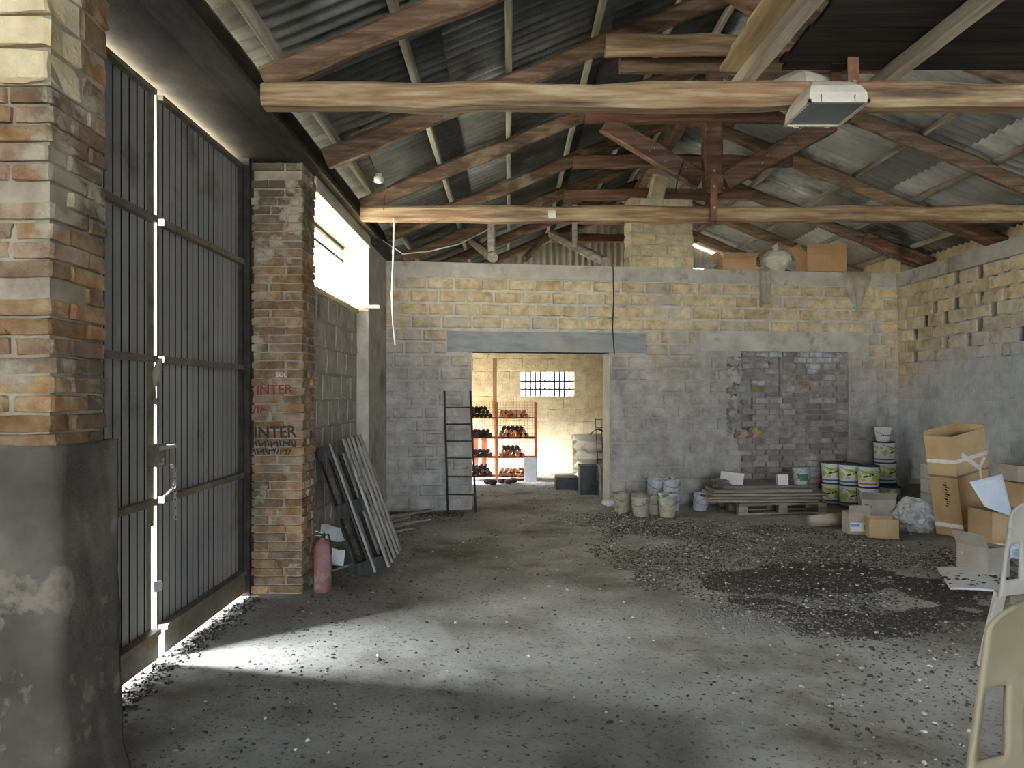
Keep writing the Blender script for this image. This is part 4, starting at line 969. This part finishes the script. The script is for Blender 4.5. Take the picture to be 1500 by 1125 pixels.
bucket('small', t0[0] - .04, t0[1], 3 * H, 0, 'small white tub with red lettering on top of the tower', None, extra=SMALLX)
gd = 'dirty buckets by the doorway'
for kind, px, yy, z, lab, tilt in (('dirty', 911, 10.10, 0, 'beige bucket standing nearest the right door jamb', (0, 0)), ('dirty', 933, 10.18, .0, 'beige bucket second from the door jamb, at the back', (0, 0)),
        ('dirty', 938.5, 9.76, 0, 'front left dirty beige bucket of the doorway cluster', (0, 0)), ('dirty', 978, 9.68, 0, 'front right dirty beige bucket of the doorway cluster', (0, 0)),
        ('dirty', 959, 9.90, 0, 'beige bucket wedged between the two front ones', (0, 0)), ('grey', 958, 10.2, .0, 'grey bucket at the back of the doorway cluster, lower', (0, 0)),
        ('grey', 958, 10.2, .212, 'pale grey bucket stacked at the back of the doorway cluster', (.1, .1)), ('grey', 984, 10.17, .0, 'grey bucket behind the front right beige one, lower', (0, 0)), ('grey', 983, 10.17, .212, 'pale grey bucket stacked behind the front right beige one', (0, -.1)),
        ('grey', 1024, 10.25, 0, 'grey bucket alone left of the plank pallet', (.15, .2))):
    x = (px - VX) / F * yy; bucket(kind, x, yy, z, rg.uniform(-.6, .6), lab, gd, tilt)
x = (970 - VX) / F * 9.9
q = MB(); q.lathe([(.1, 0), (.118, .03), (.118, .06), (.11, .06), (.09, .012), (.001, .012)], 20); gl = thing('bucket_lid', ((978 - VX) / F * 9.68, 9.68, .252), 'shallow green-marked lid on the front right beige bucket', 'tub')  # shallow bucket lid resting on the bucket
o = bpy.data.objects.new('body', q.mesh('body', 'bucket_grey')); COL.objects.link(o); o.parent = gl
q = MB(); q.obox((-.03, -.118, .045), (.06, .012, .02), (0, .002, .018), (0, .002, 0)); o = bpy.data.objects.new('green_mark', q.mesh('green_mark', 'green_label')); COL.objects.link(o); o.parent = gl

# pallet with boards ---------------------------------------------------------
pm = Matrix.Translation((2.98, 10.22, 0)) @ Matrix.Rotation(R(5), 4, 'Z')
pallet('loaded_pallet', pm, 'flat wooden pallet carrying grey planks before the back wall', 'board_grey', 'board_grey', L_=1.2, W_=.8)
zz = .146; names = ['bottom', 'second', 'third', 'fourth', 'top']
for i, (px0, px1, th) in enumerate(((1042, 1200, .03), (1038, 1208, .028), (1046, 1218, .03), (1050, 1196, .04), (1062, 1190, .045))):
    yy = 9.88 + .05 * i; x0, x1 = (px0 - VX) / F * yy, (px1 - VX) / F * yy
    q = MB(); q.beam((x0, yy + .33, zz + th / 2), (x1, yy + .38, zz + th / 2), .62 - .05 * i, th, .05, 6, .3); zz += th + .004
    tag(q.build('plank', 'board_grey'), names[i] + ' wide plank of the stack on the flat pallet', 'plank', 'planks on the flat pallet')
ztp = zz
yy = 10.25
lump('debris_clump', ((1052 - VX) / F * 10.1, 10.2, zz - .005), (.34, .3, .09), 'debris_grey', 'ragged clump of rubbish at the left end of the plank stack', 'rubbish', 4, 4, .8, fr=4)
a = P(1053, 708, 10.3); c = P(1083, 692, 10.5)
q = MB(); q.obox((P(1072, 702, 10.35).x, 10.35, ztp + .075), (.16, 0, -.02), (.03, .06, .075), (0, .003, -.0025)); tag(q.build('tilted_sheet', 'carton_white'), 'pale board tilted up on the left of the plank stack', 'board')
tag(MB().box((1140 - VX) / F * yy, (1155 - VX) / F * yy, yy, yy + .1, ztp, ztp + .14).build('small_carton', 'carton_white'), 'small white carton on the plank stack', 'carton')
q = MB()
for k in range(5): a = R(-110 + 12 * k); q.obox((math.cos(a) * .106, math.sin(a) * .106, .10), (-math.sin(a) * .012, math.cos(a) * .012, 0), (0, 0, .045), (math.cos(a) * .002, math.sin(a) * .002, 0))
bucket('grey', (1173 - VX) / F * 10.35, 10.35, ztp, 0, 'grey tin with a green label on the right of the plank stack', None, extra=[('green_mark', q.mesh('green_mark', 'green_label'))])
q = MB(); a, c = G(1186, 772), G(1246, 771); q.tube([a + Vector((0, 0, .075)), a.lerp(c, .5) + Vector((0, .03, .08)), c + Vector((0, .05, .075))], [.07, .078, .07], 14); tag(q.build('rolled_felt', 'carton_grey', smooth=True), 'pale grey roll lying on the floor before the paint buckets', 'roll')
# cartons at right -------------------------------------------------------------
carton('cardboard_box', G(1299, 789) + Vector((0, .12, 0)), (.30, .24, .21), R(-14), 'small open tan carton in front of the paint buckets', 'carton_tan', flaps=())
carton('cardboard_box', G(1303, 778) + Vector((0, .30, 0)), (.36, .26, .34), R(-18), 'grey-brown carton with sagging flaps behind the small tan one', 'carton_grey', flaps=(('f', .9, .14), ('l', .3, .1)))
bx = carton('cardboard_box', G(1261, 783) + Vector((0, .12, 0)), (.24, .2, .24), R(-4), 'low grey carton with a blue printed front', 'carton_grey', flaps=(('f', .15, .09), ('r', .3, .08)))
for x0, x1, z0, z1, mt in ((-.10, .11, .03, .13, 'plastic_white'), (-.09, .0, .085, .115, 'blue_print'), (.05, .10, .05, .11, 'blue_print')):
    q = MB().box(x0, x1, -.104 if mt == 'blue_print' else -.102, -.1, z0, z1); o = bpy.data.objects.new('print', q.mesh('print', mt)); COL.objects.link(o); o.parent = bx
lump('plastic_bag', G(1356, 782) + Vector((0, .2, 0)), (.46, .5, .38), 'clear_plastic', 'crumpled clear plastic bag left of the tall carton', 'bag', 11, 4, .3, fr=2.6)
lump('plastic_bag', G(1335, 770) + Vector((0, .35, 0)), (.34, .34, .20), 'clear_plastic', 'smaller flat clear plastic bag beside the grey-brown carton', 'bag', 15, 4, .3, fr=2.6)
# tall carton
tb = carton('tall_carton', (5.12, 8.40, .06), (.54, .33, 1.12), R(24), 'tall tilted cardboard carton with white tape bands', 'carton_tan', tilt=(R(3), R(-9)), flaps=(('b', .05, .05), ('r', -.15, .04)), tapes=((.82, .04, 'tape'), (.66, .025, 'tape_brown'), (.10, .045, 'tape')))
q = MB()
for k in range(11): q.obox((-.2715, -.02 + .012 * math.sin(k * 2.1), .60 - .026 * k), (.001, 0, 0), (0, .012 + .008 * (k % 3), .005), (0, 0, .004 + .004 * (k % 2)))
o = bpy.data.objects.new('faded_print', q.mesh('faded_print', 'black_print')); COL.objects.link(o); o.parent = tb; o['kind'] = 'stuff'
for c_, ay, az in (((-.02, -.1665, .80), (.13, 0, -.10), (.015, 0, .02)), ((.16, -.1665, .75), (.06, 0, .05), (-.014, 0, .018)), ((.115, -.1665, .64), (0, 0, .06), (.02, 0, 0))):
    q = MB(); q.obox(c_, (0, .001, 0), ay, az); o = bpy.data.objects.new('tape', q.mesh('tape', 'tape')); COL.objects.link(o); o.parent = tb
lump('timber_chock', (5.05, 8.36, 0), (.30, .34, .10), 'board_grey', 'worn chock lying under the tall tilted carton', 'block', 2, 2)
for i in range(4):
    g = P(1370, 720, 9.3); tag(MB().box(g.x - .1, g.x + .14, 9.2, 9.45, .18 * i, .18 * i + .165).build('paper_bundle', 'carton_white'), ['lowest', 'second', 'third', 'topmost'][i] + ' white paper bundle stacked behind the tall carton', 'bundle', 'paper bundles behind the tall carton')
for i in range(2): tag(MB().box(5.3, 5.75, 9.6, 9.95, .2 * i, .2 * i + .19).build('dark_box', 'dark_crate'), ('lower' if i == 0 else 'upper') + ' dark box against the right wall beyond the paper bundles', 'box', 'dark boxes by the right wall')
carton('cardboard_box', (5.52, 7.80, 0), (.5, .6, .66), R(8), 'large brown carton against the right wall', 'carton', open_top=False)
wb = carton('cardboard_box', (5.50, 8.0, .665), (.40, .30, .17), R(4), 'flat pale carton with faint print on the large brown carton', 'carton_grey', open_top=False)
for x0, x1, z0, z1 in ((-.13, .02, .06, .09), (.10, .12, .07, .12), (.135, .155, .07, .12)):
    q = MB().box(x0, x1, -.152, -.15, z0, z1); o = bpy.data.objects.new('print', q.mesh('print', 'tape_brown')); COL.objects.link(o); o.parent = wb
kb = carton('cardboard_box', (4.98, 7.6, .0), (.44, .36, .42), R(3), 'brown carton with rows of dark print under the white sheet', 'carton', open_top=False)
for r_ in range(3):
    for c_ in range(2):
        q = MB().box(-.04 + c_ * .10, .02 + c_ * .13, -.1815, -.18, .27 - .06 * r_, .288 - .06 * r_); o = bpy.data.objects.new('print', q.mesh('print', 'black_print')); COL.objects.link(o); o.parent = kb
q = MB(); a, b_, c_, d_ = P(1420, 706, 7.35), P(1468, 694, 7.42), P(1484, 758, 7.34), P(1442, 742, 7.30)
q.grid(lambda u, v: (a.lerp(b_, u)).lerp(d_.lerp(c_, u), v) + Vector((0, -.02 * math.sin(3.1 * u) * math.sin(3 * v + .4), 0)), 10, 10, thick=.003); tag(q.build('paper_sheet', 'paper_blue', smooth=True), 'large white paper sheet leaning on the printed brown carton', 'paper')
for i, (px, py, w) in enumerate(((1436, 818, .2), (1464, 819, .22), (1492, 818, .2))):
    g = G(px, py); lump('crumpled_paper', g, (w, .22, .15), 'paper_blue', ['left', 'middle', 'right'][i] + ' heap of crumpled bluish paper by the printed carton', 'paper', 20 + i, 3, .3, fr=3.)
pc_ = [P(1415, 786, 6.75), P(1449, 803, 6.85), P(1441, 829, 6.72), P(1408, 812, 6.65)]
q = MB(); q.grid(lambda u, v: pc_[0].lerp(pc_[1], u).lerp(pc_[3].lerp(pc_[2], u), v), 4, 4, thick=.008); tag(q.build('card_panel', 'carton_white'), 'pale square card panel propped on the grey carton by the white chair', 'card')
carton('cardboard_box', (4.18, 6.62, 0), (.26, .3, .26), R(20), 'low grey-brown carton right of the propped card panel', 'carton_grey', flaps=(('l', .5, .14),))
e = [G(1372, 840), G(1452, 842), G(1476, 876), G(1392, 872)]
q = MB(); q.grid(lambda u, v: e[0].lerp(e[1], u).lerp(e[3].lerp(e[2], u), v) + Vector((0, 0, .045 + .006 * math.sin(4 * u))), 6, 4, thick=-.014 if False else .014); tag(q.build('flat_board', 'carton_white'), 'pale flat board lying on the floor strewn with dirt', 'board')

# chairs ----------------------------------------------------------------------
def chair(loc, rz, label, mat, hscale=1.):
    t = thing('plastic_chair', loc, label, 'chair', 'plastic chairs at the right edge'); t.rotation_euler = (0, 0, rz)
    def part(q, nm, sm=True):
        o = bpy.data.objects.new(nm, q.mesh(nm, mat, sm)); COL.objects.link(o); o.parent = t; return o
    def back(u, v):
        z = .44 + .52 * v; s = 2 * u - 1; w = .347 - .14 * v
        x = s * w; r_ = .06
        if v > .86: x *= 1 - .35 * ((v - .86) / .14) ** 2
        return (x, -.205 - .10 * v + .075 * s * s, z)
    slots = lambda i, j: (i in (1, 2, 3, 4, 19, 20, 21, 22) and 4 <= j < 13) or (i in (8, 9, 10, 13, 14, 15) and 4 <= j < 10)
    q = MB(); q.grid(back, 24, 24, skip=slots, thick=.014); part(q, 'backrest')
    def seat(u, v):
        x = (2 * u - 1) * (.225 - .02 * v * 0); y = -.20 + .44 * v; return (x, y, .43 - .018 * math.sin(math.pi * u) * math.sin(math.pi * v) + .01 * v)
    q = MB(); q.grid(seat, 14, 14, thick=.014); part(q, 'seat')
    q = MB()
    for a, c in (((-.225, .235), (.225, .235)), ((-.225, -.2), (-.225, .235)), ((.225, -.2), (.225, .235))): q.beam((a[0], a[1], .405), (c[0], c[1], .405), .016, .05)
    part(q, 'apron', False)
    for sx in (-1, 1):
        q = MB(); q.beam((sx * .315, -.16, .46), (sx * .35, -.26, 0), .062, .035, up=(0, 1, 0)); part(q, 'leg', False)
        q = MB(); q.beam((sx * .215, .215, .43), (sx * .255, .275, 0), .062, .035, up=(0, 1, 0)); part(q, 'leg', False)
    return t
chair((1.65, 2.03, 0), R(180), 'dirty cream plastic chair in the near right corner', 'chair_plastic')
chair((3.13, 4.14, 0), R(180), 'grey plastic chair standing behind the dirty cream one', 'chair_grey')

# ================================================================== DIRT ON THE FLOOR
base_t = np.array([(1, 0, -.4), (-.5, .87, -.4), (-.5, -.87, -.4), (.3, .5, .5), (-.6, 0, .45), (.3, -.5, .5)])
base_f = np.array([(0, 1, 3), (1, 4, 3), (1, 2, 4), (2, 5, 4), (2, 0, 5), (0, 3, 5), (3, 4, 5)])
def scatter(name, pts, smin, smax, mat, label, cat, flat=(.3, .9), seed=0):
    r = np.random.RandomState(seed); n = len(pts); P3 = np.array(pts)
    s = smin + (smax - smin) * r.rand(n) ** 2.2; a = r.rand(n) * 6.283; st = .5 + r.rand(n); fl_ = flat[0] + (flat[1] - flat[0]) * r.rand(n)
    V = np.repeat(base_t[None], n, 0) * (1 + .35 * (r.rand(n, 6, 3) - .5))
    V[:, :, 0] *= (s * st)[:, None]; V[:, :, 1] *= (s / st)[:, None]; V[:, :, 2] *= (s * fl_)[:, None]
    ca, sa = np.cos(a)[:, None], np.sin(a)[:, None]
    x = V[:, :, 0] * ca - V[:, :, 1] * sa; y = V[:, :, 0] * sa + V[:, :, 1] * ca
    V = np.stack([x + P3[:, 0:1], y + P3[:, 1:2], V[:, :, 2] + P3[:, 2:3] + (s * fl_ * .3)[:, None]], 2).reshape(-1, 3)
    Fc = (base_f[None] + (np.arange(n) * 6)[:, None, None]).reshape(-1, 3)
    me = bpy.data.meshes.new(name); me.vertices.add(len(V)); me.vertices.foreach_set('co', V.ravel())
    me.loops.add(Fc.size); me.loops.foreach_set('vertex_index', Fc.ravel().astype(np.int32)); me.polygons.add(len(Fc))
    me.polygons.foreach_set('loop_start', np.arange(0, Fc.size, 3, dtype=np.int32)); me.polygons.foreach_set('loop_total', np.full(len(Fc), 3, dtype=np.int32))
    me.materials.append(MATS[mat]); me.update(); me.validate()
    o = bpy.data.objects.new(name, me); COL.objects.link(o); o['kind'] = 'stuff'; o['label'] = label; o['category'] = cat; return o
POLY = [G(*p) for p in ((860, 800), (900, 775), (1040, 762), (1180, 772), (1330, 800), (1480, 815), (1460, 870), (1445, 905), (1300, 932), (1160, 930), (1000, 885), (905, 835))]
STRIP = [G(*p) for p in ((1190, 930), (1440, 905), (1420, 1125), (1225, 1125))]
def inside(x, y, poly):
    c = False; j = len(poly) - 1
    for i in range(len(poly)):
        a, b_ = poly[i], poly[j]
        if (a.y > y) != (b_.y > y) and x < (b_.x - a.x) * (y - a.y) / (b_.y - a.y) + a.x: c = not c
        j = i
    return c
rs = random.Random(11)
dark, grey, pale = [], [], []
def nzv(x, y, f=1.6, o=0): return mnoise.noise((x * f, y * f, o)) + .5 * mnoise.noise((x * f * 2.3, y * f * 2.3, o + 4))
xs0, xs1 = min(p.x for p in POLY), max(p.x for p in POLY); ys0, ys1 = min(p.y for p in POLY), max(p.y for p in POLY)
for _ in range(120000):
    x, y = rs.uniform(xs0 - .3, xs1), rs.uniform(ys0 - .2, ys1 + .3)
    if not inside(x + .25 * nzv(x, y, 2.5, 2), y + .25 * nzv(x, y, 2.5, 7), POLY): continue
    d = nzv(x, y, 1.3, 1)
    if rs.random() < .55 + .9 * d: (dark if rs.random() < .55 else grey).append((x, y, fz(x, y)))
    if rs.random() < .012: pale.append((x, y, fz(x, y) + .01))
for _ in range(64000):
    x, y = rs.uniform(-1.6, 5.5), rs.uniform(2.2, 10.3)
    st = inside(x, y, STRIP); d = nzv(x, y, 1.1, 9)
    near_l = math.exp(-((x + 1.4) / .5) ** 2) * .5
    if rs.random() < (.36 if st else .012 + near_l * .4) + .10 * max(0, d): dark.append((x, y, fz(x, y)))
    if rs.random() < (.05 if st else .009): pale.append((x, y, fz(x, y)))
    if rs.random() < (.14 if st else .015 + .05 * max(0, d)): grey.append((x, y, fz(x, y)))
for _ in range(5000):                                   # gravel spill before the doorway buckets
    c = G(925, 765); x, y = rs.gauss(c.x, .35), rs.gauss(c.y + .1, .4)
    if y < 10.2: (grey if rs.random() < .5 else dark).append((x, y, fz(x, y)))
    if rs.random() < .2: pale.append((x, y, fz(x, y)))
for _ in range(1500):                                   # dirt line under the gate and along the back wall
    x, y = rs.gauss(-2.0, .06), rs.uniform(3.4, 5.9); dark.append((x, y, fz(x, y)))
    x = rs.uniform(-1.6, -.6); y = 10.1 - abs(rs.gauss(0, .25)); dark.append((x, y, fz(x, y)))
SOIL = [G(*p) for p in ((1020, 850), (1170, 822), (1300, 835), (1440, 868), (1445, 905), (1300, 932), (1165, 925), (1060, 880))]
sx0, sx1 = min(p.x for p in SOIL), max(p.x for p in SOIL); sy0, sy1 = min(p.y for p in SOIL), max(p.y for p in SOIL)
for _ in range(60000):
    x, y = rs.uniform(sx0, sx1), rs.uniform(sy0, sy1)
    if inside(x + .2 * nzv(x, y, 3, 2), y + .2 * nzv(x, y, 3, 7), SOIL) and nzv(x, y, 1.5, 12) > -.25: dark.append((x, y, fz(x, y)))
c = G(1130, 905)
for _ in range(5000):
    x, y = rs.gauss(c.x, .28), rs.gauss(c.y, .16); grey.append((x, y, fz(x, y)))
for _ in range(3500):
    x, y = rs.uniform(-1, 2.5), rs.uniform(10.4, 14.5)
    if rs.random() < .3 and (y > 10.95 or .0 < x < 1.3): dark.append((x, y, fz(x, y)))
scatter('dark_debris', dark, .0035, .017, 'debris_dark', 'dark leaf and rubble litter spread over the floor', 'debris', seed=1)
scatter('grey_gravel', grey, .0035, .016, 'debris_grey', 'grey gravel heaped in the middle of the floor', 'gravel', seed=2)
scatter('pale_chips', pale, .0035, .018, 'debris_pale', 'pale chips scattered over the floor', 'chips', seed=3)
db = []
for _ in range(700):
    u, v = rs.random(), rs.uniform(.3, .95); p_ = e[0].lerp(e[1], u).lerp(e[3].lerp(e[2], u), v)
    if nzv(p_.x, p_.y, 6, 3) > 0: db.append((p_.x, p_.y, .05))
scatter('board_dirt', db, .008, .03, 'debris_dark', 'dark crumbs lying on the pale flat board', 'debris', seed=4)

for o in bpy.data.objects:
    if '_o' in o: del o['_o']
print('OBJECTS', len(bpy.data.objects), 'back blocks', nb, 'dark', len(dark), 'grey', len(grey))
